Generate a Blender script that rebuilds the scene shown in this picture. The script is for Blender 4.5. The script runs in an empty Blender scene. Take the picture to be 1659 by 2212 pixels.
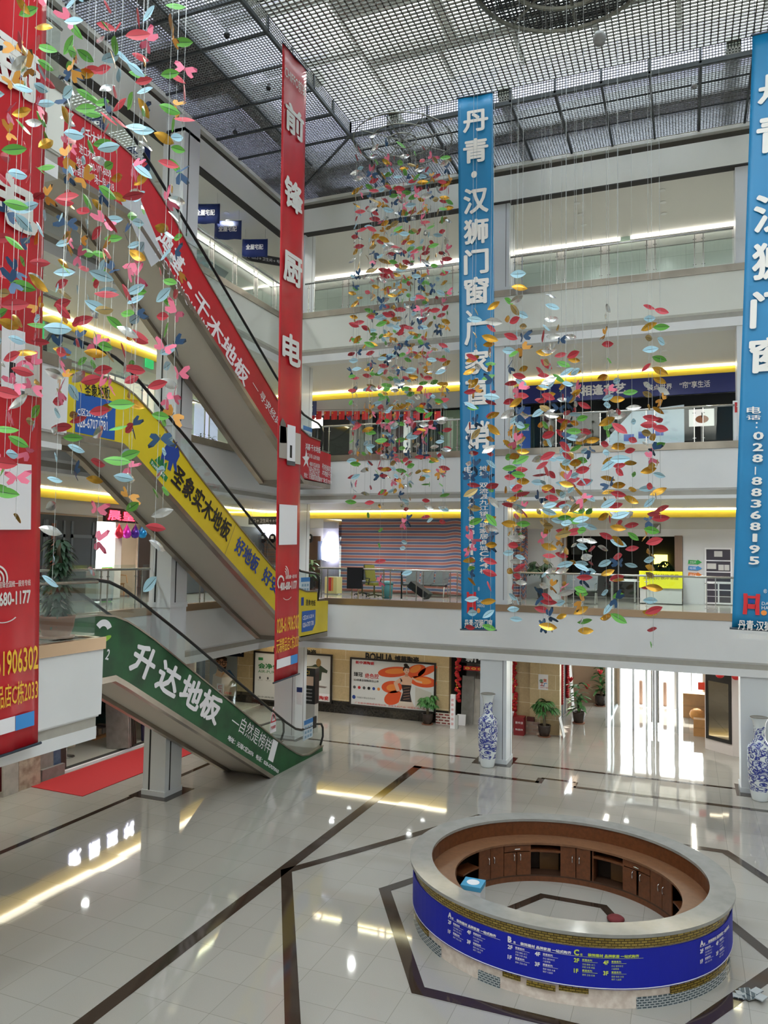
import bpy, math, random
from mathutils import Vector, Matrix
random.seed(7)
SC = bpy.context.scene
COL = SC.collection
R_ = math.radians
# ------------------------------------------------------------------ camera
IMG_W, IMG_H, FPX, CAM_H = 1659, 2212, 1646.31, 6.6
YAW, PITCH, ROLL = -0.379728388, 0.0554318536, 0.0157119031
_f = Vector((math.sin(YAW)*math.cos(PITCH), math.cos(YAW)*math.cos(PITCH), math.sin(PITCH)))
_r = Vector((math.cos(YAW), -math.sin(YAW), 0.0))
_u = _r.cross(_f)
CR = math.cos(ROLL)*_r + math.sin(ROLL)*_u
CU = math.cos(ROLL)*_u - math.sin(ROLL)*_r
CF = _f
CAM = Vector((0, 0, CAM_H))
cd = bpy.data.cameras.new('camera')
cam = bpy.data.objects.new('camera', cd)
COL.objects.link(cam)
cd.sensor_fit = 'VERTICAL'; cd.sensor_height = 24.0; cd.lens = 24.0*FPX/IMG_H
cd.clip_start = 0.05; cd.clip_end = 300
cam.matrix_world = Matrix(((CR.x, CU.x, -CF.x, 0), (CR.y, CU.y, -CF.y, 0), (CR.z, CU.z, -CF.z, CAM_H), (0, 0, 0, 1)))
SC.camera = cam
# ------------------------------------------------------------------ light and exposure
SC.view_settings.view_transform = 'Standard'
SC.view_settings.look = 'None'
SC.view_settings.gamma = 1.0
SC.view_settings.use_curve_mapping = False
SC.view_settings.exposure = 1.38
SKY = 5.0
SUN = 7.0
SPOT = 20.0
SPOT_G = 38.0
COVE_Y = 6.0
COVE_W = 5.0
SC.cycles.use_denoising = True
SC.cycles.max_bounces = 7
SC.cycles.use_adaptive_sampling = True
SC.cycles.adaptive_threshold = 0.03
SC.cycles.diffuse_bounces = 4
SC.cycles.glossy_bounces = 4
SC.cycles.transmission_bounces = 4
SC.cycles.transparent_max_bounces = 16
SC.cycles.sample_clamp_indirect = 4.0
SC.cycles.caustics_reflective = False
SC.cycles.caustics_refractive = False
w = bpy.data.worlds.new('daylight'); SC.world = w; w.use_nodes = True
bg = w.node_tree.nodes['Background']
bg.inputs[0].default_value = (0.90, 0.97, 1.0, 1); bg.inputs[1].default_value = SKY
sl = bpy.data.lights.new('sun', 'SUN'); sl.energy = SUN; sl.angle = R_(2.0); sl.color = (1, .95, .86)
so = bpy.data.objects.new('sun', sl); COL.objects.link(so)
so.rotation_euler = (R_(-52), 0, R_(4))       # shines in through the entrance doors
def portal(loc, rot, sx, sy):
    l = bpy.data.lights.new('sky_portal', 'AREA'); l.shape = 'RECTANGLE'; l.size = sx; l.size_y = sy
    l.cycles.is_portal = True
    o = bpy.data.objects.new('sky_portal', l); COL.objects.link(o); o.location = loc; o.rotation_euler = rot
def area(name, loc, rot, sx, sy, power, col=(1, .97, .93)):
    l = bpy.data.lights.new(name, 'AREA'); l.shape = 'RECTANGLE'; l.size = sx; l.size_y = sy
    l.energy = power; l.color = col
    o = bpy.data.objects.new(name, l); COL.objects.link(o); o.location = loc; o.rotation_euler = rot
    return o
# ------------------------------------------------------------------ pixel -> real plane helpers
def ray(px, py):
    return CR*((px-829.5)/FPX) - CU*((py-1106)/FPX) + CF
def PZ(px, py, z):
    d = ray(px, py); return CAM + d*((z-CAM_H)/d.z)
def PY(px, py, y):
    d = ray(px, py); return CAM + d*(y/d.y)
def PX(px, py, x):
    d = ray(px, py); return CAM + d*(x/d.x)
def proj(p):
    v = Vector(p)-CAM
    z = v.dot(CF)
    return (829.5+FPX*v.dot(CR)/z, 1106-FPX*v.dot(CU)/z)
# ------------------------------------------------------------------ materials
def lin(h):
    h = h.lstrip('#'); c = [int(h[i:i+2], 16)/255 for i in (0, 2, 4)]
    return tuple(((x+.055)/1.055)**2.4 if x > .04045 else x/12.92 for x in c)
MATS = {}
def M(name, h, rough=.5, metal=0.0, emit=0.0, spec=.5, coat=0.0, bump=0.0, bscale=40.0, var=0.0, vscale=6.0, h2=None):
    if name in MATS: return MATS[name]
    m = bpy.data.materials.new(name); m.use_nodes = True; nt = m.node_tree; b = nt.nodes['Principled BSDF']
    c = lin(h)
    b.inputs['Base Color'].default_value = (*c, 1); b.inputs['Roughness'].default_value = rough
    b.inputs['Metallic'].default_value = metal; b.inputs['Specular IOR Level'].default_value = spec
    b.inputs['Coat Weight'].default_value = coat
    if emit:
        b.inputs['Emission Color'].default_value = (*c, 1); b.inputs['Emission Strength'].default_value = emit
    if var or bump:
        tc = nt.nodes.new('ShaderNodeTexCoord')
        if var:
            n = nt.nodes.new('ShaderNodeTexNoise'); n.inputs['Scale'].default_value = vscale; n.inputs['Detail'].default_value = 4
            nt.links.new(tc.outputs['Object'], n.inputs['Vector'])
            mx = nt.nodes.new('ShaderNodeMix'); mx.data_type = 'RGBA'
            c2 = lin(h2) if h2 else tuple(min(1, x*(1-var)) for x in c)
            mx.inputs[6].default_value = (*c, 1); mx.inputs[7].default_value = (*c2, 1)
            r = nt.nodes.new('ShaderNodeValToRGB'); r.color_ramp.elements[0].position = .38; r.color_ramp.elements[1].position = .66
            nt.links.new(n.outputs['Fac'], r.inputs['Fac']); nt.links.new(r.outputs['Color'], mx.inputs[0])
            nt.links.new(mx.outputs[2], b.inputs['Base Color'])
        if bump:
            n2 = nt.nodes.new('ShaderNodeTexNoise'); n2.inputs['Scale'].default_value = bscale
            nt.links.new(tc.outputs['Object'], n2.inputs['Vector'])
            bp = nt.nodes.new('ShaderNodeBump'); bp.inputs['Strength'].default_value = bump
            nt.links.new(n2.outputs['Fac'], bp.inputs['Height']); nt.links.new(bp.outputs['Normal'], b.inputs['Normal'])
    MATS[name] = m; return m
def glass(name, tint, gloss=.09):
    m = bpy.data.materials.new(name); m.use_nodes = True; nt = m.node_tree; nt.nodes.clear()
    o = nt.nodes.new('ShaderNodeOutputMaterial'); t = nt.nodes.new('ShaderNodeBsdfTransparent'); t.inputs[0].default_value = (*tint, 1)
    g = nt.nodes.new('ShaderNodeBsdfGlossy'); g.inputs['Roughness'].default_value = .02
    lw = nt.nodes.new('ShaderNodeLayerWeight'); lw.inputs[0].default_value = .35
    mr = nt.nodes.new('ShaderNodeMapRange'); mr.inputs[3].default_value = gloss*.45; mr.inputs[4].default_value = min(.9, gloss*3.2)
    mx = nt.nodes.new('ShaderNodeMixShader')
    nt.links.new(lw.outputs['Facing'], mr.inputs[0]); nt.links.new(mr.outputs[0], mx.inputs[0])
    nt.links.new(t.outputs[0], mx.inputs[1]); nt.links.new(g.outputs[0], mx.inputs[2]); nt.links.new(mx.outputs[0], o.inputs[0])
    MATS[name] = m; return m
def brick_mat(name, c1, c2, mortar, sx, sy, msize=.02, rough=.4, axis='XZ', offset=.5, metal=0, bump=0.0, var=0, rot=0.0, spec=.5):
    m = bpy.data.materials.new(name); m.use_nodes = True; nt = m.node_tree; b = nt.nodes['Principled BSDF']
    tc = nt.nodes.new('ShaderNodeTexCoord'); sep = nt.nodes.new('ShaderNodeSeparateXYZ'); cmb = nt.nodes.new('ShaderNodeCombineXYZ')
    nt.links.new(tc.outputs['Object'], sep.inputs[0])
    nt.links.new(sep.outputs['XYZ'.index(axis[0])], cmb.inputs[0]); nt.links.new(sep.outputs['XYZ'.index(axis[1])], cmb.inputs[1])
    br = nt.nodes.new('ShaderNodeTexBrick'); br.offset = offset
    br.inputs['Color1'].default_value = (*lin(c1), 1); br.inputs['Color2'].default_value = (*lin(c2), 1); br.inputs['Mortar'].default_value = (*lin(mortar), 1)
    br.inputs['Scale'].default_value = 1; br.inputs['Brick Width'].default_value = sx; br.inputs['Row Height'].default_value = sy
    br.inputs['Mortar Size'].default_value = msize; br.inputs['Mortar Smooth'].default_value = .1
    nt.links.new(cmb.outputs[0], br.inputs['Vector'])
    src = br.outputs['Color']
    if var:
        n = nt.nodes.new('ShaderNodeTexNoise'); n.inputs['Scale'].default_value = 9; n.inputs['Detail'].default_value = 6; n.inputs['Distortion'].default_value = 1.2
        nt.links.new(tc.outputs['Object'], n.inputs['Vector'])
        mx = nt.nodes.new('ShaderNodeMix'); mx.data_type = 'RGBA'; mx.blend_type = 'MULTIPLY'; mx.inputs[0].default_value = var
        nt.links.new(src, mx.inputs[6]); nt.links.new(n.outputs['Color'], mx.inputs[7])
        bw = nt.nodes.new('ShaderNodeRGBToBW'); nt.links.new(n.outputs['Color'], bw.inputs[0])
        mr = nt.nodes.new('ShaderNodeMapRange'); mr.inputs[1].default_value = .3; mr.inputs[2].default_value = .7; mr.inputs[3].default_value = .55; mr.inputs[4].default_value = 1.1
        nt.links.new(bw.outputs[0], mr.inputs[0]); nt.links.new(mr.outputs[0], mx.inputs[7]); src = mx.outputs[2]
    nt.links.new(src, b.inputs['Base Color'])
    b.inputs['Roughness'].default_value = rough; b.inputs['Metallic'].default_value = metal; b.inputs['Specular IOR Level'].default_value = spec
    MATS[name] = m; return m
def wave_mat(name, c1, c2, scale, axis='Z', rough=.5, dist=1.5, spec=.4):
    m = bpy.data.materials.new(name); m.use_nodes = True; nt = m.node_tree; b = nt.nodes['Principled BSDF']
    tc = nt.nodes.new('ShaderNodeTexCoord'); wv = nt.nodes.new('ShaderNodeTexWave'); wv.bands_direction = axis
    wv.inputs['Scale'].default_value = scale; wv.inputs['Distortion'].default_value = dist; wv.inputs['Detail'].default_value = 3
    nt.links.new(tc.outputs['Object'], wv.inputs['Vector'])
    r = nt.nodes.new('ShaderNodeValToRGB'); r.color_ramp.elements[0].color = (*lin(c1), 1); r.color_ramp.elements[1].color = (*lin(c2), 1)
    nt.links.new(wv.outputs['Fac'], r.inputs['Fac']); nt.links.new(r.outputs['Color'], b.inputs['Base Color'])
    b.inputs['Roughness'].default_value = rough; b.inputs['Specular IOR Level'].default_value = spec
    MATS[name] = m; return m
def translucent(name, h):
    m = bpy.data.materials.new(name); m.use_nodes = True; nt = m.node_tree; nt.nodes.clear()
    o = nt.nodes.new('ShaderNodeOutputMaterial'); t = nt.nodes.new('ShaderNodeBsdfTranslucent'); t.inputs[0].default_value = (*lin(h), 1)
    d = nt.nodes.new('ShaderNodeBsdfDiffuse'); d.inputs[0].default_value = (.5, .5, .5, 1)
    a = nt.nodes.new('ShaderNodeMixShader'); a.inputs[0].default_value = .35
    nt.links.new(t.outputs[0], a.inputs[1]); nt.links.new(d.outputs[0], a.inputs[2]); nt.links.new(a.outputs[0], o.inputs[0])
    MATS[name] = m; return m
WHITE = M('white_panel', '#e0e1e2', .55, var=.05, vscale=.7)
OFFW = M('cream_panel', '#dcded6', .6, var=.04, vscale=.6)
CEIL = M('ceiling_paint', '#dfddd6', .7)
STEEL = M('brushed_steel', '#a39a8e', .33, .85, var=.25, vscale=1.2)
CHROME = M('steel_tube', '#c3c3c0', .22, .95)
DARKM = M('dark_metal', '#2b2e30', .45, .4)
BLACK = M('black_plastic', '#121214', .4)
RUBBER = M('black_rubber', '#101012', .38)
GREY = M('grey_panel', '#8f9090', .55)
LGREY = M('light_grey', '#bdbebd', .5)
DGAP = M('shadow_gap', '#3a3836', .8)
SOFFIT = M('beige_soffit', '#cfc8bc', .6)
COLM = M('column_cladding', '#d4d8dc', .32, spec=.5, coat=.1)
REDC = M('red_vinyl', '#c01e2b', .5, var=.12, vscale=2.5)
REDB = M('red_banner_cloth', '#c41c28', .33, var=.15, vscale=1.4, spec=.6)
BLUEB = M('blue_banner_cloth', '#0a78ac', .42, var=.1, vscale=1.1)
YELV = M('yellow_vinyl', '#d8c020', .42, var=.05, vscale=2)
GREENV = M('green_vinyl', '#18582f', .45, h2='#0c3d20', var=.3, vscale=1.6)
BLUEV = M('blue_vinyl', '#1a56a8', .45)
NAVY = M('navy_vinyl', '#18306f', .45)
DESKB = M('desk_blue', '#131fa0', .5, spec=.3)
PRW = M('print_white', '#eceaee', .5)
PRK = M('print_black', '#17171a', .5)
PRY = M('print_yellow', '#f0c13a', .5)
PRB = M('print_blue', '#1b3f94', .5)
PRR = M('print_red', '#c8242c', .5)
PRG = M('print_green', '#1f7a3f', .5)
PRGY = M('print_grey', '#55575a', .5)
GLS = glass('clear_glass', (.92, .965, .95), .07)
GLSD = glass('door_glass', (.92, .95, .95), .08)
# ------------------------------------------------------------------ mesh builder
class MB:
    def __init__(s): s.v = []; s.f = []
    def add(s, vs, fs):
        n = len(s.v); s.v += [tuple(p) for p in vs]; s.f += [tuple(i+n for i in f) for f in fs]; return s
    def box(s, x0, y0, z0, x1, y1, z1):
        x0, x1 = min(x0, x1), max(x0, x1); y0, y1 = min(y0, y1), max(y0, y1); z0, z1 = min(z0, z1), max(z0, z1)
        return s.add([(x0,y0,z0),(x1,y0,z0),(x1,y1,z0),(x0,y1,z0),(x0,y0,z1),(x1,y0,z1),(x1,y1,z1),(x0,y1,z1)],
                     [(0,3,2,1),(4,5,6,7),(0,1,5,4),(1,2,6,5),(2,3,7,6),(3,0,4,7)])
    def obox(s, c, ax, ay, az, hx, hy, hz):
        c = Vector(c); ax = Vector(ax).normalized(); ay = Vector(ay).normalized(); az = Vector(az).normalized()
        vs = [c+ax*(i*hx)+ay*(j*hy)+az*(k*hz) for k in (-1, 1) for (i, j) in ((-1,-1),(1,-1),(1,1),(-1,1))]
        return s.add(vs, [(0,3,2,1),(4,5,6,7),(0,1,5,4),(1,2,6,5),(2,3,7,6),(3,0,4,7)])
    def quad(s, a, b, c, d): return s.add([a, b, c, d], [(0,1,2,3)])
    def prism(s, pts, axis, a, b):
        def mk(p, t): return (t, p[0], p[1]) if axis == 'x' else ((p[0], t, p[1]) if axis == 'y' else (p[0], p[1], t))
        n = len(pts); vs = [mk(p, a) for p in pts]+[mk(p, b) for p in pts]
        fs = [tuple(range(n)), tuple(range(2*n-1, n-1, -1))]+[(i, n+i, n+(i+1) % n, (i+1) % n) for i in range(n)]
        return s.add(vs, fs)
    def tube(s, pts, r, n=6, closed=False):
        pts = [Vector(p) for p in pts]; N = len(pts); rings = []; prev = None
        rr = r if isinstance(r, (list, tuple)) else [r]*N
        for i, p in enumerate(pts):
            if closed: t = pts[(i+1) % N]-pts[i-1]
            else: t = pts[min(i+1, N-1)]-pts[max(i-1, 0)]
            if t.length < 1e-9: t = Vector((0, 0, 1))
            t.normalize()
            if prev is None:
                a = Vector((0, 0, 1)) if abs(t.z) < .9 else Vector((1, 0, 0)); x = t.cross(a).normalized()
            else:
                x = prev - t*prev.dot(t)
                x = x.normalized() if x.length > 1e-6 else t.orthogonal().normalized()
            prev = x; y = t.cross(x)
            rings.append([p+(x*math.cos(2*math.pi*k/n)+y*math.sin(2*math.pi*k/n))*rr[i] for k in range(n)])
        vs = [q for g in rings for q in g]; fs = []
        for i in range(N if closed else N-1):
            j = (i+1) % N
            for k in range(n): fs.append((i*n+k, i*n+(k+1) % n, j*n+(k+1) % n, j*n+k))
        if not closed: fs += [tuple(range(n-1, -1, -1)), tuple((N-1)*n+k for k in range(n))]
        return s.add(vs, fs)
    def lathe(s, prof, c=(0, 0, 0), n=24):
        vs = []; fs = []; m = len(prof)
        for (r, z) in prof:
            for k in range(n): vs.append((c[0]+r*math.cos(2*math.pi*k/n), c[1]+r*math.sin(2*math.pi*k/n), c[2]+z))
        for i in range(m-1):
            for k in range(n): fs.append((i*n+k, i*n+(k+1) % n, (i+1)*n+(k+1) % n, (i+1)*n+k))
        fs += [tuple(range(n-1, -1, -1)), tuple((m-1)*n+k for k in range(n))]
        return s.add(vs, fs)
    def ball(s, c, r, n=10, sz=1.0):
        m = max(5, n//2+1); return s.lathe([(max(1e-4, r*math.sin(math.pi*i/(m-1))), -r*sz*math.cos(math.pi*i/(m-1))) for i in range(m)], c, n)
    def build(s, name, mat, parent=None, smooth=False):
        me = bpy.data.meshes.new(name); me.from_pydata(s.v, [], s.f); me.update()
        if mat: me.materials.append(mat)
        if smooth:
            for p in me.polygons: p.use_smooth = True
        o = bpy.data.objects.new(name, me); COL.objects.link(o)
        if parent: attach(o, parent)
        return o
def attach(o, parent):
    """parts are built in world coordinates; the inverse keeps them there"""
    off = Vector((0, 0, 0)); p = parent
    while p is not None:
        if p.type == 'EMPTY': off += p.location
        p = p.parent
    o.parent = parent
    o.matrix_parent_inverse = Matrix.Translation(-off) if parent.type == 'EMPTY' else Matrix.Identity(4)
def tag(o, label=None, cat=None, group=None, kind=None):
    if label: o['label'] = label
    if cat: o['category'] = cat
    if group: o['group'] = group
    if kind: o['kind'] = kind
    return o
def thing(name, label, cat, loc, group=None):
    o = bpy.data.objects.new(name, None); COL.objects.link(o); o.location = loc; o.empty_display_size = .1
    return tag(o, label, cat, group)
def struct(name, mb, mat, smooth=False):
    return tag(mb.build(name, mat, None, smooth), kind='structure')
def dup(root, delta, label=None, group=None):
    r = root.copy(); COL.objects.link(r); r.location = root.location+Vector(delta)
    if label: r['label'] = label
    if group: r['group'] = group
    for ch in list(root.children):
        c = ch.copy(); COL.objects.link(c); m = ch.matrix_parent_inverse.copy(); c.parent = r; c.matrix_parent_inverse = m
        for g in list(ch.children):
            d = g.copy(); COL.objects.link(d); m = g.matrix_parent_inverse.copy(); d.parent = c; d.matrix_parent_inverse = m
    return r
# ------------------------------------------------------------------ lettering
_tc = {}
def glyphs(body, bold=.02, space=1.0):
    """outline faces of a string; weight is added by overlaying shifted copies"""
    k = (body, bold, space)
    if k in _tc: return _tc[k]
    cu = bpy.data.curves.new('t', 'FONT'); cu.body = body; cu.resolution_u = 2; cu.space_character = space
    ob = bpy.data.objects.new('t', cu); COL.objects.link(ob)
    dg = bpy.context.evaluated_depsgraph_get(); dg.update()
    me = bpy.data.meshes.new_from_object(ob.evaluated_get(dg))
    vs = [tuple(v.co[:2]) for v in me.vertices]; fs = [tuple(p.vertices) for p in me.polygons]
    bpy.data.objects.remove(ob); bpy.data.curves.remove(cu); bpy.data.meshes.remove(me)
    if not vs: vs = [(0, 0), (.1, 0), (0, .1)]; fs = [(0, 1, 2)]
    if bold:
        V = []; Fc = []
        dirs_ = [(math.cos(R_(45*i)), math.sin(R_(45*i))) for i in range(8)] if bold >= .03 else [(1, 1), (1, -1), (-1, 1), (-1, -1)]
        r = bold if bold >= .03 else bold*.7
        for dx, dy in dirs_:
            n = len(V); V += [(x+dx*r, y+dy*r, .0009*len(Fc)/max(1, len(fs))) for x, y in vs]; Fc += [tuple(i+n for i in f) for f in fs]
        vs, fs = V, Fc
    else: vs = [(v[0], v[1], 0.0) for v in vs]
    x0 = min(v[0] for v in vs); x1 = max(v[0] for v in vs); y0 = min(v[1] for v in vs); y1 = max(v[1] for v in vs)
    _tc[k] = (vs, fs, x0, x1, y0, y1); return _tc[k]
def text(parent, body, O, U, V, w, h, mat, name='lettering', bold=.02, space=1.0, lift=.004):
    """lettering fitted into the parallelogram O, O+U*w, O+V*h (U, V unit directions)"""
    vs, fs, x0, x1, y0, y1 = glyphs(body, bold, space)
    O = Vector(O); U = Vector(U); V = Vector(V); N = U.cross(V).normalized()
    if w is None: w = h*(x1-x0)/(y1-y0)
    mb = MB(); mb.add([O+U*((x-x0)/(x1-x0)*w)+V*((y-y0)/(y1-y0)*h)+N*(lift+z) for x, y, z in vs], fs)
    return mb.build(name, mat, parent)
def flat(parent, pts, O, U, V, mat, name, lift=.003):
    """flat printed shape: pts in (u, v) units along U, V"""
    O = Vector(O); U = Vector(U); V = Vector(V); N = U.cross(V).normalized()*lift
    mb = MB(); n = len(pts); mb.add([O+U*p[0]+V*p[1]+N for p in pts], [tuple(range(n))])
    return mb.build(name, mat, parent)
def rect(u0, v0, u1, v1): return [(u0, v0), (u1, v0), (u1, v1), (u0, v1)]
def oval(cu, cv, ru, rv, n=20, a0=0, a1=360, tilt=0):
    t = R_(tilt); out = []
    for i in range(n):
        a = R_(a0+(a1-a0)*i/(n if a1-a0 == 360 else n-1)); x = ru*math.cos(a); y = rv*math.sin(a)
        out.append((cu+x*math.cos(t)-y*math.sin(t), cv+x*math.sin(t)+y*math.cos(t)))
    return out
def arcband(cu, cv, r0, r1, a0, a1, n=10):
    o = [(cu+r1*math.cos(R_(a0+(a1-a0)*i/n)), cv+r1*math.sin(R_(a0+(a1-a0)*i/n))) for i in range(n+1)]
    return o+[(cu+r0*math.cos(R_(a1-(a1-a0)*i/n)), cv+r0*math.sin(R_(a1-(a1-a0)*i/n))) for i in range(n+1)]
EX, EY, EZ = Vector((1, 0, 0)), Vector((0, 1, 0)), Vector((0, 0, 1))
# ================================================================== SETTING
T2, T3, T4 = 5.05, 10.06, 15.30          # finished edges of the upper floors
YB, XL = 24.2, -13.7                     # atrium edge planes: back, left
SB, SL = 29.1, -17.2                     # shop fronts: back, left
C1, C2, C3, C4 = 3.30, 8.42, 13.50, 18.52  # gallery ceilings
XR = 10.0
# ---- floor: polished beige tile, slight tilt per tile breaks up the mirror images
def floor_mat():
    m = bpy.data.materials.new('polished_floor_tile'); m.use_nodes = True; nt = m.node_tree; b = nt.nodes['Principled BSDF']
    tc = nt.nodes.new('ShaderNodeTexCoord')
    br = nt.nodes.new('ShaderNodeTexBrick'); br.offset = 0
    br.inputs['Color1'].default_value = (*lin('#a09b94'), 1); br.inputs['Color2'].default_value = (*lin('#a5a099'), 1); br.inputs['Mortar'].default_value = (*lin('#827d76'), 1)
    br.inputs['Scale'].default_value = 1; br.inputs['Brick Width'].default_value = .8; br.inputs['Row Height'].default_value = .8; br.inputs['Mortar Size'].default_value = .004
    nt.links.new(tc.outputs['Object'], br.inputs['Vector'])
    n = nt.nodes.new('ShaderNodeTexNoise'); n.inputs['Scale'].default_value = 90; n.inputs['Detail'].default_value = 3
    nt.links.new(tc.outputs['Object'], n.inputs['Vector'])
    mr = nt.nodes.new('ShaderNodeMapRange'); mr.inputs[3].default_value = .88; mr.inputs[4].default_value = 1.1
    nt.links.new(n.outputs['Fac'], mr.inputs[0])
    mx = nt.nodes.new('ShaderNodeMix'); mx.data_type = 'RGBA'; mx.blend_type = 'MULTIPLY'; mx.inputs[0].default_value = 1
    nt.links.new(br.outputs['Color'], mx.inputs[6]); nt.links.new(mr.outputs[0], mx.inputs[7]); nt.links.new(mx.outputs[2], b.inputs['Base Color'])
    # per tile tilt
    sn = nt.nodes.new('ShaderNodeVectorMath'); sn.operation = 'SNAP'; sn.inputs[1].default_value = (.8, .8, 1)
    nt.links.new(tc.outputs['Object'], sn.inputs[0])
    wn = nt.nodes.new('ShaderNodeTexWhiteNoise'); wn.noise_dimensions = '3D'; nt.links.new(sn.outputs[0], wn.inputs['Vector'])
    sub = nt.nodes.new('ShaderNodeVectorMath'); sub.operation = 'SUBTRACT'; sub.inputs[1].default_value = (.5, .5, .5)
    nt.links.new(wn.outputs['Color'], sub.inputs[0])
    sc = nt.nodes.new('ShaderNodeVectorMath'); sc.operation = 'MULTIPLY'; sc.inputs[1].default_value = (.006, .006, 0)
    nt.links.new(sub.outputs[0], sc.inputs[0])
    ge = nt.nodes.new('ShaderNodeNewGeometry'); ad = nt.nodes.new('ShaderNodeVectorMath'); ad.operation = 'ADD'
    nt.links.new(ge.outputs['Normal'], ad.inputs[0]); nt.links.new(sc.outputs[0], ad.inputs[1])
    nm = nt.nodes.new('ShaderNodeVectorMath'); nm.operation = 'NORMALIZE'; nt.links.new(ad.outputs[0], nm.inputs[0])
    nt.links.new(nm.outputs[0], b.inputs['Normal'])
    b.inputs['Roughness'].default_value = .045; b.inputs['IOR'].default_value = 1.9
    return m
FLOORM = floor_mat()
struct('floor', MB().box(-26, -3, -.3, 12, 36.2, 0), FLOORM)
PAVE = M('plaza_paving', '#cfc9c0', .8, var=.1)
struct('ground_outside', MB().box(-20, 36.2, -.3, 16, 62, -.02), PAVE)
# ---- dark granite bands inlaid in the floor
GRAN = M('brown_granite', '#3d3129', .07, var=.35, vscale=30, spec=.6)
fb = MB()
def strip(p, q, wd=.26, z=.004):
    p = Vector((*p, 0)); q = Vector((*q, 0)); d = (q-p).normalized(); n = Vector((-d.y, d.x, 0))*wd/2
    fb.add([(v.x, v.y, z) for v in (p-n, q-n, q+n, p+n)], [(0, 1, 2, 3)])
def ringhex(R, wd, cx=-2.1, cy=14.36):
    o = [(cx+R*math.cos(R_(60*k)), cy+R*math.sin(R_(60*k))) for k in range(6)]
    i = [(cx+(R-wd)*math.cos(R_(60*k)), cy+(R-wd)*math.sin(R_(60*k))) for k in range(6)]
    for k in range(6):
        j = (k+1) % 6; fb.add([(*o[k], .004), (*o[j], .004), (*i[j], .004), (*i[k], .004)], [(0, 1, 2, 3)])
ringhex(5.82, .26); ringhex(3.62, .26); ringhex(1.25, .2)
strip((-7.87, 2), (-7.87, 22.98)); strip((-8.0, 22.85), (-4.1, 22.85), .2); strip((-4.1, 22.75), (-4.1, 23.3), .2); strip((-4.1, 23.3), (-3.1, 23.3), .14); strip((-3.1, 23.3), (-3.1, 22.75), .14); strip((-3.1, 22.8), (9, 22.8), .2)
strip((-13.9, 2), (-13.9, 24.6), .16); strip((-13.9, 24.62), (9, 24.62), .15)
for (cx, cy) in ((-13.42, 17.55), (-5.83, 24.65), (1.85, 24.55), (-13.4, 24.7)):
    fb.box(cx-.62, cy-.62, .0, cx+.62, cy+.62, .005)
tag(fb.build('trim_1', GRAN), kind='structure')
# ---- upper floor slabs with fascias (floor tops, white fascia, grey cove strip, lower tier)
TILE2 = M('gallery_floor', '#aaa79f', .12, var=.06)
for T, C, XS, nm in ((T2, C1, -9.7, 'second'), (T3, C2, -10.45, 'third'), (T4, C3, -10.8, 'fourth')):
    YE = 10.9 if nm == 'second' else 10.6
    s = MB(); s.box(-26, YB+.06, C, XR, 33, T-.03); s.box(-26, -3, C, XL-.06, YB+.06, T-.03); s.box(XL-.06, -3, C, XS-.06, YE-.06, T-.03)
    struct('floor_'+nm, s, TILE2 if nm != 'x' else None)
    z1, z2, z3 = T-.21, T-1.36, T-1.53
    def prof(pos, sgn):            # cross section: (offset outwards, z)
        return [(pos, z1), (pos, z2), (pos+sgn*.03, z2-.03), (pos+sgn*.07, z2-.07), (pos+sgn*.18, z3), (pos+sgn*.3, z3), (pos+sgn*.3, z1)]
    fw = MB(); fw.prism([(y, z) for y, z in prof(YB, 1)], 'x', XL-.0, XR)
    fw.prism([(x, z) for x, z in prof(XL, -1)], 'y', YE+.02, YB)
    fw.box(XL, -3, z2, XS, YE, z1)
    for k in range(5): fw.box(XL, -3, z2-.17*(k+1)/5, XS-.03-.05*k, YE-.03-.05*k, z2-.17*k/5)
    struct('trim_fascia_'+nm, fw, WHITE if nm != 'fourth' else OFFW)
    lo = MB(); lo.box(XL-.06, YB+.05, C-.03, XR, YB+.5, z3-.035); lo.box(XL-.5, YE, C-.03, XL-.05, YB+.5, z3-.035); lo.box(XL, -3, C-.03, XS-.05, YE-.05, z3-.035)
    struct('trim_tier_'+nm, lo, WHITE)
    g = MB(); g.box(XL-.1, YB+.12, z3-.04, XR, YB+.5, z3+.005); g.box(XL-.5, YE, z3-.04, XL-.12, YB+.4, z3+.005); g.box(XL, -3, z3-.04, XS-.16, YE-.16, z3+.005)
    struct('trim_gap_'+nm, g, DGAP)
    e = MB(); e.box(XL, YB-.03, z1, XR, YB+.1, T); e.box(XL-.1, YE, z1, XL+.03, YB, T); e.box(XS-.1, -3, z1, XS+.03, YE+.03, T); e.box(XL, YE-.1, z1, XS, YE+.03, T)
    struct('trim_edge_'+nm, e, M('copper_edge', '#b39a80', .3, .8) if nm == 'second' else STEEL)
    cl = MB(); cl.box(-26, YB+.3, C-.02, XR, SB+.6, C); cl.box(SL-.5, -3, C-.02, XL-.3, YB+.3, C); cl.box(XL-.3, -3, C-.02, XS-.3, YE-.3, C)
    struct('ceiling_'+nm, cl, CEIL)
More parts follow.
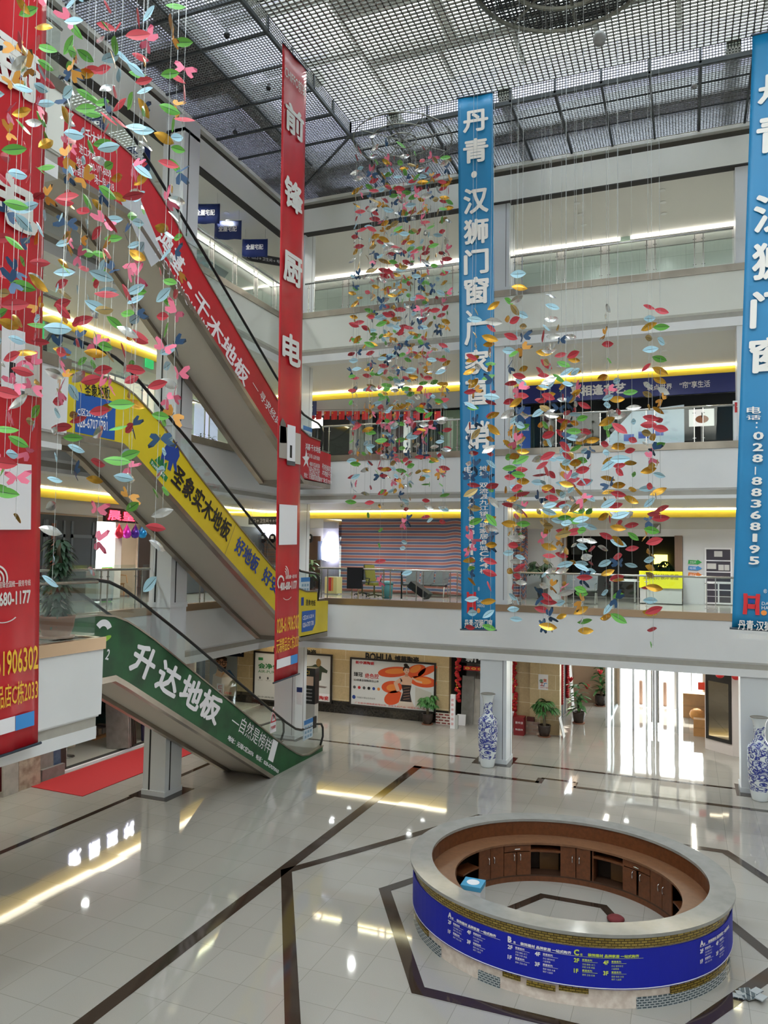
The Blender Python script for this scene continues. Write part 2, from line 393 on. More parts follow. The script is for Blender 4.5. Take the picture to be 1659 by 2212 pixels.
# ---- roof edge: fourth floor ceiling, its fascia and the black gutter below the grille
cl = MB(); cl.box(-26, YB+.3, C4, XR, 33, C4+.2); cl.box(-26, -3, C4, XL-.3, YB+.3, C4+.2); struct('ceiling_top', cl, CEIL)
f4 = MB(); f4.box(XL-.0, YB, 18.30, XR, YB+.35, 19.16); f4.box(XL-.35, -3, 18.30, XL, YB, 19.16); struct('trim_roof_fascia', f4, OFFW)
g4 = MB(); g4.box(XL-.1, YB+.0, 18.26, XR, YB+.3, 18.30); g4.box(XL-.3, -3, 18.26, XL-.02, YB, 18.30); struct('trim_roof_gap', g4, DGAP)
g5 = MB(); g5.box(XL-.4, YB+.12, 19.16, XR, YB+.5, 19.42); g5.box(XL-.5, -3, 19.16, XL-.1, YB, 19.42); struct('trim_gutter', g5, M('gutter_dark', '#46423c', .5))
g6 = MB(); g6.box(XL-.05, YB-.06, 19.38, XR, YB+.3, 19.52); g6.box(XL-.3, -3, 19.38, XL+.06, YB, 19.52); struct('trim_grille_ledge', g6, OFFW)
# ---- shop walls (behind the galleries) and the enclosure
BEIGE = brick_mat('beige_stone', '#cbb48c', '#c4ab80', '#e0d3b5', 1.15, .55, .012, .35, 'XZ', .5, var=.35)
BEIGEY = brick_mat('beige_stone_side', '#b9a27c', '#b39a72', '#d6c8a8', 1.15, .55, .012, .35, 'YZ', .5, var=.35)
PLINTH = M('black_marble', '#1d1b1a', .12, var=.4, vscale=14, h2='#3a3631')
WALLW = M('wall_paint', '#d9d7d2', .7)
wb = MB(); wb.box(-26, SB, 0, -8.75, SB+.3, C1); struct('wall_back', wb, BEIGE)
pb = MB(); pb.box(-20, SB-.03, 0, -8.75, SB, .5); struct('baseboard_back', pb, PLINTH)
wp = MB(); wp.box(-5.55, 29.0, 0, -4.45, 29.4, C1); struct('wall_pier', wp, BEIGE)
wq = MB(); wq.box(-6.4, SB, 0, -5.55, SB+.3, C1); struct('wall_pier_back', wq, BEIGEY)
wu = MB()
for z0, z1 in ((T2, C2), (T3, C3), (T4, C4)):
    wu.box(-26, SB+2.6, z0-.05, XR, SB+2.8, z1+.05)
wu.box(-27, -3.2, 0, -26, 36, 23.2); wu.box(-27, 33, 0, -5.1, 33.3, 23.2); wu.box(-27, 33, 3.3, 13, 33.3, 23.2); wu.box(XR, -3, 0, XR+.3, 36.2, 23.2); wu.box(-27, -3.4, 0, 13, -3.0, 23.2)  # outer walls added out of view so stray sky light stays out
struct('wall_enclosure', wu, WALLW)
# corridor to the street doors
CWM = M('corridor_wall', '#a8917c', .6)
struct('wall_corridor_left', MB().box(-5.1, 29.4, 0, -4.9, 36.2, C1), CWM); struct('wall_corridor_right', MB().box(1.78, 29.5, 0, 1.95, 36.2, C1), CWM)
struct('wall_street_left', MB().box(-5.1, 36.2, 0, -2.9, 36.5, C1), CWM); struct('wall_street_right', MB().box(.62, 36.2, 0, 1.95, 36.5, C1), CWM); struct('wall_street_top', MB().box(-5, 36.2, 3.0, 2, 36.5, 4.2), CWM)
struct('ceiling_corridor', MB().box(-4.6, 29.6, C1-.02, 1.95, 36.2, C1+.3), CEIL)
# ---- square clad columns with dark joint lines
def column(name, cx, cy, hw, z0, z1):
    s = MB(); s.box(cx-hw, cy-hw, z0, cx+hw, cy+hw, z1)
    s.box(cx-hw-.025, cy-hw-.025, z0, cx+hw+.025, cy+hw+.025, z0+.14)
    o = struct(name, s, COLM)
    g = MB()
    for sx in ((-1,) if cx < -13.42 else (1,)): g.box(cx+sx*hw*(.42 if cx < -13.42 else .72)-(.025 if cx < -13.42 else .008), cy-hw-.004, z0+.14, cx+sx*hw*(.42 if cx < -13.42 else .72)+(.025 if cx < -13.42 else .008), cy-hw, z1); g.box(cx+hw, cy+sx*hw*.42-(.022 if cx < -13.42 else .008), z0+.14, cx+hw+.004, cy+sx*hw*.42+(.022 if cx < -13.42 else .008), z1)
    gg = g.build('joint', DARKM, o)
    return o
for z0, z1, nm in ((0, C1, 'first'), (T2, C2, 'second'), (T3, C3, 'third'), (T4, C4, 'fourth')):
    k = .36
    column('column_left_'+nm, -13.43, 17.55, k, z0, z1); column('column_corner_'+nm, -13.4, 24.72, .42, z0, z1)
    column('column_back_'+nm, -5.83, 24.74, .43, z0, z1); column('column_right_'+nm, 1.80, 24.74, .43, z0, z1)
wcov = MB()
for z0, z1 in ((C1-.1, T2), (C2-.1, T3), (C3-.1, T4), (C4-.1, 18.9)): wcov.box(-13.79, 17.19, z0, -13.07, 17.91, z1)
struct('column_left_casing', wcov, COLM)
# ---- light coves along the shop fronts: white glow strip over a yellow band
YBAND = M('cove_yellow', '#e6c83c', .5)
COVEW = M('cove_light_white', '#fffbee', .5, emit=COVE_W)
COVEY = M('cove_light_warm', '#fff8df', .5, emit=COVE_Y)
for C, nm, bm, em in ((C1, 'first', YBAND, COVEY), (C2, 'second', YBAND, COVEY), (C3, 'third', YBAND, COVEY), (C4, 'fourth', WALLW, COVEW)):
    hb = {'first': .5, 'fourth': .1}.get(nm, .34)
    b = MB(); b.box(SL, SB-.04, C-hb, XR, SB+.02, C-.02); b.box(SL-.02, -3, C-hb, SL+.04, SB, C-.02)
    if nm == 'first': b = MB(); b.box(SL, SB-.04, C-hb, -8.75, SB+.02, C-.02); b.box(SL-.02, -3, C-hb, SL+.04, SB, C-.02)
    struct('trim_cove_band_'+nm, b, bm)
    e = MB(); x1 = XR if nm != 'first' else -8.75
    e.box(SL+.1, SB-.09, C-.075, x1, SB-.05, C-.03); e.box(SL+.05, -3, C-.075, SL+.09, SB-.1, C-.03)
    if nm == 'first': e.box(SL+.1, SB-.34, C-.035, x1, SB-.09, C-.025); e.box(SL+.09, -3, C-.035, SL+.34, SB-.35, C-.025); em = M('cove_light_glow_first', '#fff8df', .5, emit=1.6)  # wide emissive strip stands for the cove's glow on the ceiling
    struct('trim_cove_light_'+nm, e, em)
e = MB()
for x in (-2.95, .15): e.box(x-.06, 25.2, C1-.05, x+.06, 31.0, C1-.03)
struct('trim_cove_light_corridor', e, COVEW)
# lintels over the shop fronts
lt = MB()
for C, d, nm in ((C2, .34, 's'), (C3, .34, 't'), (C4, .1, 'f')):
    lt.box(-26, SB, C-d-.42, XR, SB+.1, C+.05); lt.box(SL-.1, -3, C-d-.42, SL, SB, C+.05)
struct('trim_lintel', lt, M('lintel_grey', '#b9b8b6', .55))
# ---- grilles under the skylight
GRL = M('grille_white', '#8f8f89', .5); GRD = M('grille_grey', '#85878a', .5, .3); TEE = M('grille_tee', '#3f4448', .5, .3)
ZU, ZL = 19.92, 19.5
XG, YG = -9.62, 20.8
s = MB(); x = XG
while x < XR: s.box(x, 9.0, ZU, x+.034, YG, ZU+.03); x += .165
y = 9.0
while y < YG: s.box(XG, y, ZU, XR, y+.05, ZU+.035); y += .125
struct('ceiling_grille_upper', s, GRL)
s = MB(); x = XL
while x < XR: s.box(x, YG, ZL, x+.018, YB, ZL+.03); x += .085
y = YG
while y < YB: s.box(XL, y, ZL, XR, y+.028, ZL+.03); y += .085
x = XL
while x < XG: s.box(x, 4, ZL, x+.018, YG, ZL+.03); x += .085
y = 4.0
while y < YG: s.box(XL, y, ZL, XG, y+.028, ZL+.03); y += .085
struct('ceiling_grille_lower', s, GRD)
s = MB(); z = ZL
while z < ZU:
    s.box(XG, YG, z, XR, YG+.02, z+.022); s.box(XG-.02, 4, z, XG, YG, z+.022); z += .075
x = XG
while x < XR: s.box(x, YG, ZL, x+.022, YG+.02, ZU); x += .075
y = 4
while y < YG: s.box(XG-.02, y, ZL, XG, y+.022, ZU); y += .075
struct('ceiling_grille_skirt', s, GRL)
s = MB(); x = XG
while x < XR: s.box(x-.03, YG-.02, ZL-.04, x+.03, YB, ZL+.05); s.box(x-.03, YG-.03, ZL, x+.03, YG+.03, ZU); x += 1.25
y = 5.8
while y < YG+.1: s.box(XL, y-.03, ZL-.04, XG, y+.03, ZL+.05); s.box(XG-.03, y-.03, ZL, XG+.03, y+.03, ZU); y += 1.25
s.box(XG-.05, 4, ZL-.05, XG+.03, YG, ZL+.06); s.box(XG, YG-.03, ZL-.05, XR, YG+.05, ZL+.06)
s.box(-11.6, 4, ZL-.03, -11.54, YG+1.2, ZL+.04)
for yy in (21.7, 22.9): s.box(XG, yy-.015, ZL-.02, XR, yy+.015, ZL+.03)
s.obox(((XG+XL)/2, (YG+YB)/2, ZL), (XL-XG, YB-YG, 0), (YB-YG, XG-XL, 0), (0, 0, 1), 2.6, .03, .04)
struct('trim_grille_frame', s, TEE)
s = MB(); s.box(-12.1, 4, ZL+.15, -11.5, YB, ZL+.5); s.box(XL, 22.15, ZL+.15, XR, 22.75, ZL+.5)
for x in (-8.4, -5.0, 1.0, 4.6): s.box(x, YG, ZL+.25, x+.35, YB, ZL+.5)
for y in (7, 10.4, 13.6, 18.6): s.box(XL, y, ZL+.5, XG, y+.35, ZL+.8)
struct('beam_grille', s, M('duct_olive', '#6e7368', .6))
# ---- roof above: translucent sheet with clear bays that show the sky; near rows added for light
ZR = 21.6
TRL = translucent('roof_sheet', '#474a44'); TRM = translucent('roof_sheet_milky', '#c8c8d8')
def sheet(name, rects, mat, z=ZR):
    s = MB()
    for x0, y0, x1, y1 in rects: s.box(x0, y0, z, x1, y1, z+.03)
    return struct(name, s, mat)
bays = []; x = -8.9
while x < XR-1: bays.append((x, 18.55, min(x+2.5, XR-.4), 20.35)); x += 2.85
sheet('roof_sheet_middle', [(-8.95, 12.2, XR, 18.5), (-8.95, 6.0, XR, 10.8), (-8.95, -3, XR, 2.2)], TRL)  # gaps between the near strips are unseen bays added to brighten the atrium
sheet('roof_sheet_back', [(XL-.4, 22.3, XR, YB+1)], TRM); sheet('roof_sheet_left', [(XL-.4, 17.2, -9.95, 22.3), (XL-.4, -3, -12.2, 17.2)], TRM)
rb = MB(); rb.box(-8.95, 18.45, ZR-.1, XR, 18.55, ZR+.1); rb.box(-8.95, 20.35, ZR-.12, XR, 20.75, ZR+.12)
rb.box(-9.0, -3, ZR-.1, -8.9, 20.8, ZR+.1)
for b0 in bays: rb.box(b0[2], 18.5, ZR-.12, b0[2]+.35, 20.4, ZR+.12)
y = 3
while y < 22: rb.box(-12.2, y, ZR-.12, -8.95, y+.3, ZR+.12); y += 2.4
x = -9
while x < XR: rb.box(x, 20.7, ZR-.1, x+.14, 22.3, ZR+.1); x += 2.2
rb.box(-10.75, -3, ZR-.1, -10.5, 17.2, ZR+.1); rb.box(-12.2, 16.9, ZR-.1, -9.9, 17.2, ZR+.1)
struct('beam_roof', rb, M('roof_frame', '#9a9b96', .6))
rw = MB(); rw.box(XL-.5, YB+.9, 19.4, XR, YB+1.1, 23.2); rw.box(XL-.6, -3, 19.4, XL-.4, YB+1.1, 23.2)
struct('wall_roof_kerb', rw, M('kerb_grey', '#9c9da6', .7))
GLR = glass('roof_glass', (.95, .97, .98), .03)
sheet('window_1', [(b[0], b[1], b[2], b[3]) for b in bays]+[(-9.0, 20.7, XR, 22.3), (-9.95, 17.2, -8.95, 22.3), (-12.2, -3, -8.95, 17.2), (-8.95, 10.8, XR, 12.2), (-8.95, 2.2, XR, 6.0)], GLR, ZR+.05)  # last two panes glaze the added near bays
portal((.5, 19.45, ZR+.3), (0, 0, 0), 19, 1.9); portal((.5, 21.5, ZR+.3), (0, 0, 0), 19, 1.7); portal((-10.6, 7.2, ZR+.3), (0, 0, 0), 3.3, 20); portal((.5, 11.5, ZR+.3), (0, 0, 0), 19, 1.4); portal((.5, 4.1, ZR+.3), (0, 0, 0), 19, 3.8); portal((-9.45, 19.7, ZR+.3), (0, 0, 0), 1.1, 5)
# ---- glazed draught lobby at the entrance
vz = MB(); y0 = 31.4
for x in (-3.0, -2.0, -1.25, -1.15, -.4, .6): vz.box(x-.04, y0-.04, 0, x+.04, y0+.04, 2.9)
vz.box(-3.04, y0-.05, 2.82, .64, y0+.05, 3.0); vz.box(-3.04, y0, 0, -2.96, 36.2, .05); vz.box(-3.04, 33.6, 0, -2.96, 33.7, 3.0); vz.box(-3.04, y0, 2.84, -2.96, 36.2, 3.0)
struct('door_frame_1', vz, M('silver_frame', '#cfd2d6', .35, .6))
dg = MB(); dg.box(-3.0, y0-.006, .02, .6, y0+.006, 2.85); dg.box(-3.006, y0, .05, -2.994, 36.2, 2.85); struct('door_1', dg, GLSD)
hd = MB()
for x in (-1.32, -1.08): hd.tube([(x, y0-.12, .35), (x, y0-.12, 2.6)], .03, 8); hd.box(x-.012, y0-.12, .6, x+.012, y0, .63); hd.box(x-.012, y0-.12, 2.3, x+.012, y0, 2.33)
tag(hd.build('door_handle', CHROME), kind='structure')
ve = MB()
for x in (-2.9, -1.75, -.55, .6): ve.box(x-.05, 36.25, 0, x+.05, 36.35, 3.0)
struct('door_frame_2', ve, M('silver_frame', '#cfd2d6'))
portal((-1.15, 36.6, 1.5), (R_(90), 0, 0), 3.6, 3.0)
# ------------------------------------------------------------------ gallery lamps: recessed downlights
LEDM = M('downlight_lens', '#ffffff', .4, emit=30)
RIM = M('downlight_rim', '#e8e8e4', .4)
def downlight(x, y, z, label, group, energy=0.0, warm=False):
    t = thing('downlight', label, 'ceiling light', (x, y, z), group)
    MB().lathe([(.085, -.012), (.1, -.012), (.1, 0), (.085, 0)], (x, y, z), 14).build('rim', RIM, t)
    MB().lathe([(.001, -.006), (.078, -.006), (.078, -.002), (.001, -.002)], (x, y, z), 12).build('lens', LEDM, t)
    if energy:
        l = bpy.data.lights.new('downlight_beam', 'SPOT'); l.energy = energy; l.spot_size = R_(150); l.spot_blend = .8; l.shadow_soft_size = .09
        l.color = (.95, 1, .97)
        o = bpy.data.objects.new('downlight_beam', l); COL.objects.link(o); o.location = (x, y, z-.05)
for C, nm, e in ((C2, 'second', SPOT_G), (C3, 'third', SPOT_G), (C4, 'fourth', SPOT_G)):
    for i, x in enumerate((-11.6, -8.9, -3.4, -.7, 2.0)):
        for j, y in enumerate((25.6, 26.5, 27.4)):
            downlight(x, y, C-.02, 'small round white downlight recessed in the back gallery ceiling of the %s floor' % nm, 'downlights in the %s floor back gallery' % nm, e*3 if j == 1 else 0)
    for y in (11.5, 14.2, 19.6, 22.2):
        for j, x in enumerate((-15.9, -15.0)):
            downlight(x, y, C-.02, 'small round white downlight recessed in the left gallery ceiling of the %s floor' % nm, 'downlights in the %s floor left gallery' % nm, e*3 if j == 1 else 0)
for x in (-15.5, -12.2, -9.2, -7.0, -2.0, .2):
    for y in (25.9, 27.4):
        downlight(x, y, C1-.02, 'small round downlight recessed in the back ceiling of the ground floor', 'downlights in the ground floor back ceiling', SPOT*2 if y < 26 else SPOT)
for y in (8.0, 11.0, 14.0, 17.2, 20.4):
    downlight(-15.6, y, C1-.02, 'small round downlight recessed in the left ceiling of the ground floor', 'downlights in the ground floor left ceiling', SPOT*2.2)
for y in (30.4, 33, 35): downlight(-2.2, y, C1-.02, 'small round downlight recessed in the corridor ceiling by the street doors', 'downlights in the corridor', SPOT*2)
# ================================================================== ESCALATORS
XE, XF = -11.4, -13.0                   # near and far side panels
LOWP = {'floor': [(23.37, 0.0), (23.37, .17), (22.35, .11), (21.9, .19), (21.5, .35), (20.9, .66), (20.3, 1.0), (18.96, 1.81), (16.03, 3.6)],
        'gallery': [(23.55, -1.1), (23.55, -.06), (22.72, -.04), (22.72, .3), (21.9, .32), (21.3, .47), (20.6, .72), (19.79, 1.1), (18.0, 2.2), (15.79, 3.6)]}
UPP = [(14.45, 4.56), (13.9, 4.86), (13.5, 5.06), (13.1, 5.19), (12.6, 5.25), (11.9, 5.24), (10.98, 5.2), (10.98, 3.93), (13.2, 3.93), (13.6, 3.72)]
BOT = {'floor': [(20.14, 0.0)], 'gallery': [(19.85, -.12), (21.6, -1.12)]}
HAND = {'floor': [(23.28, .2), (23.46, .45), (23.44, .75), (23.3, .9), (22.9, .97), (22.4, .96), (21.9, .98), (21.5, 1.1), (20.85, 1.44), (19.18, 2.42), (15.61, 4.54), (13.95, 5.48), (13.41, 5.76), (12.97, 5.92), (12.42, 5.99), (11.4, 5.98), (11.1, 5.9), (10.98, 5.7), (11.0, 5.4)],
        'gallery': [(22.86, -.02), (22.97, .35), (22.95, .65), (22.85, .8), (22.6, .88), (22.1, .92), (21.6, .98), (21.0, 1.2), (19.78, 1.78), (16.0, 4.08), (14.0, 5.24), (13.3, 5.63), (12.9, 5.76), (12.4, 5.83), (11.4, 5.84), (11.1, 5.75), (10.98, 5.55), (11.0, 5.25)]}
STEPM = brick_mat('step_tread', '#55585a', '#4c4f51', '#9a9c9c', 2, .1, .03, .4, 'XY', 0, .4)
def escalator(z0, kind, dz, mat, label):
    def sc(p):  # stretch the rise slightly to the storey height
        return (p[0], z0+p[1]+dz*max(0, min(1, (22-p[0])/9)))
    t = thing('escalator', label, 'escalator', (XE, 17, z0))
    prof = [sc(p) for p in LOWP[kind]+UPP+BOT[kind]]
    side = MB().prism(prof, 'x', XE, XE-.05).build('side_panel', mat, t)
    MB().prism(prof, 'x', XF, XF+.05).build('side_panel', M('stainless_side', '#a8a6a2', .35, .6), t)
    # top capping strips
    top = [sc(p) for p in LOWP[kind][1 if kind == 'floor' else 3:]+UPP[:7]]
    for X in (XE, XF):
        x0, x1 = (X-.1, X+.025) if X == XE else (X-.025, X+.1); n0 = len(top)
        cap = MB(); cap.add([(x, q[0], q[1]+d) for q in top for x, d in ((x0, -.02), (x1, -.02), (x1, .02), (x0, .02))], [(4*i+k, 4*i+(k+1) % 4, 4*i+4+(k+1) % 4, 4*i+4+k) for i in range(n0-1) for k in range(4)])
        cap.build('capping', STEEL, t)
    # bottom trims, soffit
    bl = [sc(p) for p in [UPP[7], UPP[8], UPP[9]]+BOT[kind]]
    def band(mb, x0, x1, lo, hi):
        for a, b in zip(bl[:-1], bl[1:]):
            mb.add([(x, q[0], q[1]+d) for x in (x0, x1) for q in (a, b) for d in (lo, hi)], [(0, 1, 3, 2), (4, 6, 7, 5), (0, 4, 5, 1), (2, 3, 7, 6), (0, 2, 6, 4), (1, 5, 7, 3)])
    tr = MB(); band(tr, XE+.02, XE-.16, -.13, .0); band(tr, XF-.02, XF+.16, -.13, .0)
    if kind == 'gallery': tr.box(XF, 21.55, z0-1.25, XE, 23.55, z0-1.08)
    tr.build('bottom_trim', STEEL, t)
    so_ = MB(); band(so_, XE-.16, XF+.16, -.02, .05); so_.build('soffit', SOFFIT, t)
    # treads and landings
    st = MB(); n = 22
    y0_, y1_ = 21.9, 13.2
    base = sc((21.9, .05))[1]; topz = sc((13.2, 5.02))[1]
    for i in range(n):
        ya = y0_+(y1_-y0_)*i/n; yb = y0_+(y1_-y0_)*(i+1)/n; zz = base+(topz-base)*(i+1)/n
        st.box(XE-.25, ya, zz-.25, XF+.25, yb, zz)
    st.build('steps', STEPM, t)
    lp = MB(); lp.box(XE-.05, 21.9, z0-.04, XF+.05, 23.4, z0+.03); lp.box(XE-.05, 10.98, topz-.05, XF+.05, 13.2, topz+.01); lp.build('landing_plate', STEEL, t)
    sk = MB(); sk.prism([sc(p) for p in [(22.4, .0), (21.9, .18), (20.3, .95), (13.5, 5.02), (12.6, 5.2), (12.6, 4.7), (13.4, 4.55), (20.3, .4)]], 'x', XE-.1, XE-.13)
    sk.build('skirting', M('skirt_steel', '#8f9192', .3, .7), t)
    hp = [sc(p) for p in HAND[kind]]
    tp = top
    for X in (XE-.05, XF+.05):
        MB().tube([(X, y, z) for y, z in hp], .038, 8).build('handrail', RUBBER, t, True)
        gp = [(y, z) for y, z in hp[2:-2]]+[p for p in reversed(tp) if p[0] < hp[2][0]]
        g = MB(); n = len(gp)
        # strips of glass between handrail and capping
        ys = [hp[2][0]-(hp[2][0]-11.05)*i/24 for i in range(25)]
        def at(poly, yy):
            for a, b in zip(poly[:-1], poly[1:]):
                lo_, hi_ = min(a[0], b[0]), max(a[0], b[0])
                if lo_-1e-6 <= yy <= hi_+1e-6 and hi_-lo_ > 1e-6: return a[1]+(b[1]-a[1])*(yy-a[0])/(b[0]-a[0])
            return None
        pr = [(yy, at(tp, min(yy, tp[0][0]-.001)), at(hp[3:-3], min(max(yy, hp[-4][0]), hp[3][0]))) for yy in ys]
        pr = [q for q in pr if q[1] is not None and q[2] is not None]
        poly = [(q[0], q[1]) for q in pr]+[(q[0], q[2]) for q in reversed(pr)]
        MB().prism(poly, 'x', X-.006, X+.006).build('glass_balustrade', GLS, t)
    return t, side
def ptext(parent, body, plane, bl, br, h, mat, bold=.02, lift=.008, name='lettering', w=None, space=1.0):
    f = {'x': PX, 'y': PY, 'z': PZ}[plane[0]]
    a = f(*bl, plane[1]); b = f(*br, plane[1]); U = (b-a); L = U.length; U = U/L
    N = {'x': EX, 'y': -EY, 'z': EZ}[plane[0]]
    return text(parent, body, a, U, N.cross(U), L if w is None else w, h, mat, name, bold, space, lift)
PE = ('x', XE)
e1, s1 = escalator(0.0, 'floor', 0.0, GREENV, 'escalator with green side panel climbing from the ground floor')
ptext(s1, '升', PE, (275, 1446), (322, 1476), .72, PRW, .035); ptext(s1, '达', PE, (330, 1484), (376, 1512), .72, PRW, .035)
ptext(s1, '地', PE, (381, 1512), (424, 1541), .72, PRW, .035); ptext(s1, '板', PE, (424, 1541), (465, 1570), .72, PRW, .035)
ptext(s1, '—自然是榜样', PE, (497, 1567), (580, 1629), .42, PRW, .0)
ptext(s1, '地址：元瑞C区2076   电话：028-67070960', PE, (490, 1598), (600, 1672), .14, PRW, .03)
def on_panel(parent, px, pts, mat, name, ang=0.0, scale=1.0):
    O = PX(*px, XE); c, s_ = math.cos(ang), math.sin(ang)
    U = Vector((0, c, -s_)); V = Vector((0, s_, c))
    return flat(parent, [(a*scale, b*scale) for a, b in pts], O, U, V, mat, name, .009)
on_panel(s1, (584, 1618), rect(0, -.3, .34, .3), PRW, 'printed_square', .5)
for k, (a, b) in enumerate(((0, 150), (150, 270))):
    on_panel(s1, (222, 1366), arcband(0, 0, .13, .27, a+20, b-10) if k == 0 else oval(.02, -.16, .24, .06, 16, tilt=15), PRW if k == 0 else M('print_lime', '#8fc13a'), 'printed_leaf')
ptext(s1, '®', PE, (229, 1354), (234, 1354), .08, PRW, 0)
ptext(s1, '2', PE, (226, 1424), (233, 1426), .22, PRW, .02)
e2, s2 = escalator(T2, 'gallery', -.06, YELV, 'escalator with yellow side panel climbing from the second floor')
ptext(s2, '圣象实木地板', PE, (366, 1040), (489, 1172), .56, PRK, .03)
ptext(s2, '好地板', PE, (504, 1190), (552, 1241), .50, PRB, .03); ptext(s2, '好安装', PE, (563, 1254), (612, 1305), .50, PRB, .03)
on_panel(s2, (502, 1150), rect(0, -.75, .012, .25), PRGY, 'printed_line', .53)
ptext(s2, '圣象地板', PE, (183, 856), (238, 862), .28, PRK, .02)
bx = on_panel(s2, (161, 933), rect(0, 0, 1.14, .82), BLUEV, 'printed_box')
ptext(s2, 'C区2013-2014', PE, (166, 897), (231, 906), .15, PRW, .02, lift=.013); ptext(s2, '028-67071781', PE, (165, 922), (231, 931), .2, PRW, .02, lift=.013)
# blue elephant emblem over a green strip
on_panel(s2, (322, 1000), rect(0, 0, .72, .14), PRG, 'printed_strip', .56)
ptext(s2, 'Power Dekor', PE, (325, 1003), (354, 1032), .09, PRW, .0, lift=.013)
on_panel(s2, (330, 1000), [(0, .08), (.1, .3), (.16, .2), (.22, .32), (.3, .22), (.4, .34), (.46, .1)], PRG, 'printed_grass', .56)
on_panel(s2, (344, 1004), [(0, 0), (.12, 0), (.14, .2), (.28, .22), (.3, .02), (.42, .02), (.44, .25), (.52, .15), (.62, .05), (.66, .1), (.56, .3), (.62, .5), (.5, .72), (.4, .6), (.42, .8), (.3, .66), (.1, .6), (-.02, .35)], PRB, 'printed_elephant', .3, 1.0)
# lower block lettering of the yellow and red escalators
ptext(s2, '圣象地板', PE, (660, 1308), (681, 1309), .2, PRK, .02)
on_panel(s2, (653, 1308), rect(-.1, 0, .08, .26), PRB, 'printed_mark')
on_panel(s2, (651, 1366), [(0, 0), (.75, 0), (.95, .2), (.95, .66), (0, .66)], BLUEV, 'printed_box')
ptext(s2, 'C区2013-2014', PE, (653, 1340), (677, 1334), .14, PRW, .02, lift=.013); ptext(s2, '028-67071781', PE, (653, 1356), (677, 1350), .15, PRW, .02, lift=.013)
e3, s3 = escalator(T3, 'gallery', .1, REDC, 'escalator with red side panel climbing from the third floor')
ptext(s3, '鸿基', PE, (333, 516), (386, 601), .55, PRW, .03); ptext(s3, '·', PE, (402, 612), (412, 628), .12, PRW, .02)
ptext(s3, '千木地板', PE, (412, 652), (528, 838), .55, PRW, .03)
ptext(s3, 'HONGJIQIANMU', PE, (332, 553), (452, 736), .26, PRW, .012)
ptext(s3, '— 寻求经典品质', PE, (543, 832), (622, 958), .28, PRW, .012)
on_panel(s3, (258, 430), [(0, .0), (.6, .35), (1.55, -.7), (1.1, -1.1)], M('print_silver', '#b9bbc0', .5), 'printed_patch')
ptext(s3, '千木地板', PE, (185, 306), (235, 330), .28, PRW, .02); ptext(s3, '进口木蜡', PE, (170, 330), (206, 350), .2, PRW, .01)
ptext(s3, '地址：400-102-6058', PE, (165, 358), (240, 385), .2, PRW, .01); ptext(s3, '三环路建材广场一层1318', PE, (148, 372), (246, 415), .2, PRW, .01)
ptext(s3, '鸿基·千木地板', PE, (659, 971), (692, 980), .22, PRW, .02); ptext(s3, '进口设备 品质保障', PE, (660, 986), (690, 996), .14, PRW, .0)
ptext(s3, '4001026058', PE, (668, 1006), (690, 1012), .14, PRW, .01); ptext(s3, '028-67091926', PE, (667, 1016), (690, 1022), .14, PRW, .01); ptext(s3, '13547967718', PE, (667, 1025), (689, 1031), .14, PRW, .01)
ptext(s3, '寻求经典风范', PE, (695, 1013), (716, 1022), .2, PRW, .02); ptext(s3, '木地板千木', PE, (695, 1026), (716, 1035), .2, PRW, .02)
ptext(s3, '地址：元瑞国际家居建材广场C区1F2018', PE, (656, 1031), (716, 1048), .17, PRW, .02)
on_panel(s3, (655, 1008), [(0, 0), (.1, .2), (-.1, .3), (.1, .35), (.16, .6), (.24, .36), (.4, .34), (.28, .22), (.36, 0), (.19, .14)], PRW, 'printed_figure')
# notices on the balustrade of the green escalator
nt_ = thing('warning_sign', 'white triangular climbing warning notice on the lowest escalator balustrade', 'sign', PX(590, 1585, XE-.04))
O = PX(583, 1585, XE-.035)
p_ = flat(nt_, [(0, 0), (.36, 0), (.33, .33), (.2, .75), (.14, .75), (.02, .33)], O, EY, EZ, PRW, 'board')
flat(nt_, [(.02, .3), (.34, .3), (.18, .72)], O, EY, EZ, PRR, 'red_triangle', .006); flat(nt_, [(.08, .34), (.28, .34), (.18, .62)], O, EY, EZ, PRW, 'white_triangle', .009)
flat(nt_, [(.13, .36), (.16, .46), (.12, .5), (.17, .55), (.2, .52), (.24, .44), (.21, .36), (.19, .44)], O, EY, EZ, PRK, 'climbing_figure', .012)
text(nt_, '严禁攀爬', O+EY*.04+EZ*.1, EY, EZ, .28, .1, PRR, 'lettering', .01, 1, .006)
for (px, X, lab) in (((655, 1600), XE-.04, 'blue and white rider notice on the green escalator newel'), ((648, 1290), XE-.04, 'blue and white rider notice on the yellow escalator newel'), ((653, 960), XE-.04, 'blue and white rider notice on the red escalator newel')):
    O = PX(*px, X); o_ = thing('notice_board', lab, 'sign', O)
    MB().box(X-.012, O.y, O.z, X+.02, O.y+.62, O.z+.62).build('board', M('notice_pale', '#c7d3dc'), o_); MB().box(X+.02, O.y, O.z+.48, X+.024, O.y+.62, O.z+.62).build('header', M('notice_blue', '#3f7fc0'), o_)
    b_ = MB()
    for i in range(3):
        for j in range(3): b_.box(X+.02, O.y+.06+.18*i, O.z+.05+.14*j, X+.024, O.y+.18+.18*i, O.z+.13+.14*j)
    b_.build('pictograms', M('notice_ink', '#7f9fb8'), o_)
    MB().box(X-.02, O.y+.64, O.z+.25, X+.03, O.y+.86, O.z+.62).build('inlet_block', BLACK, o_)

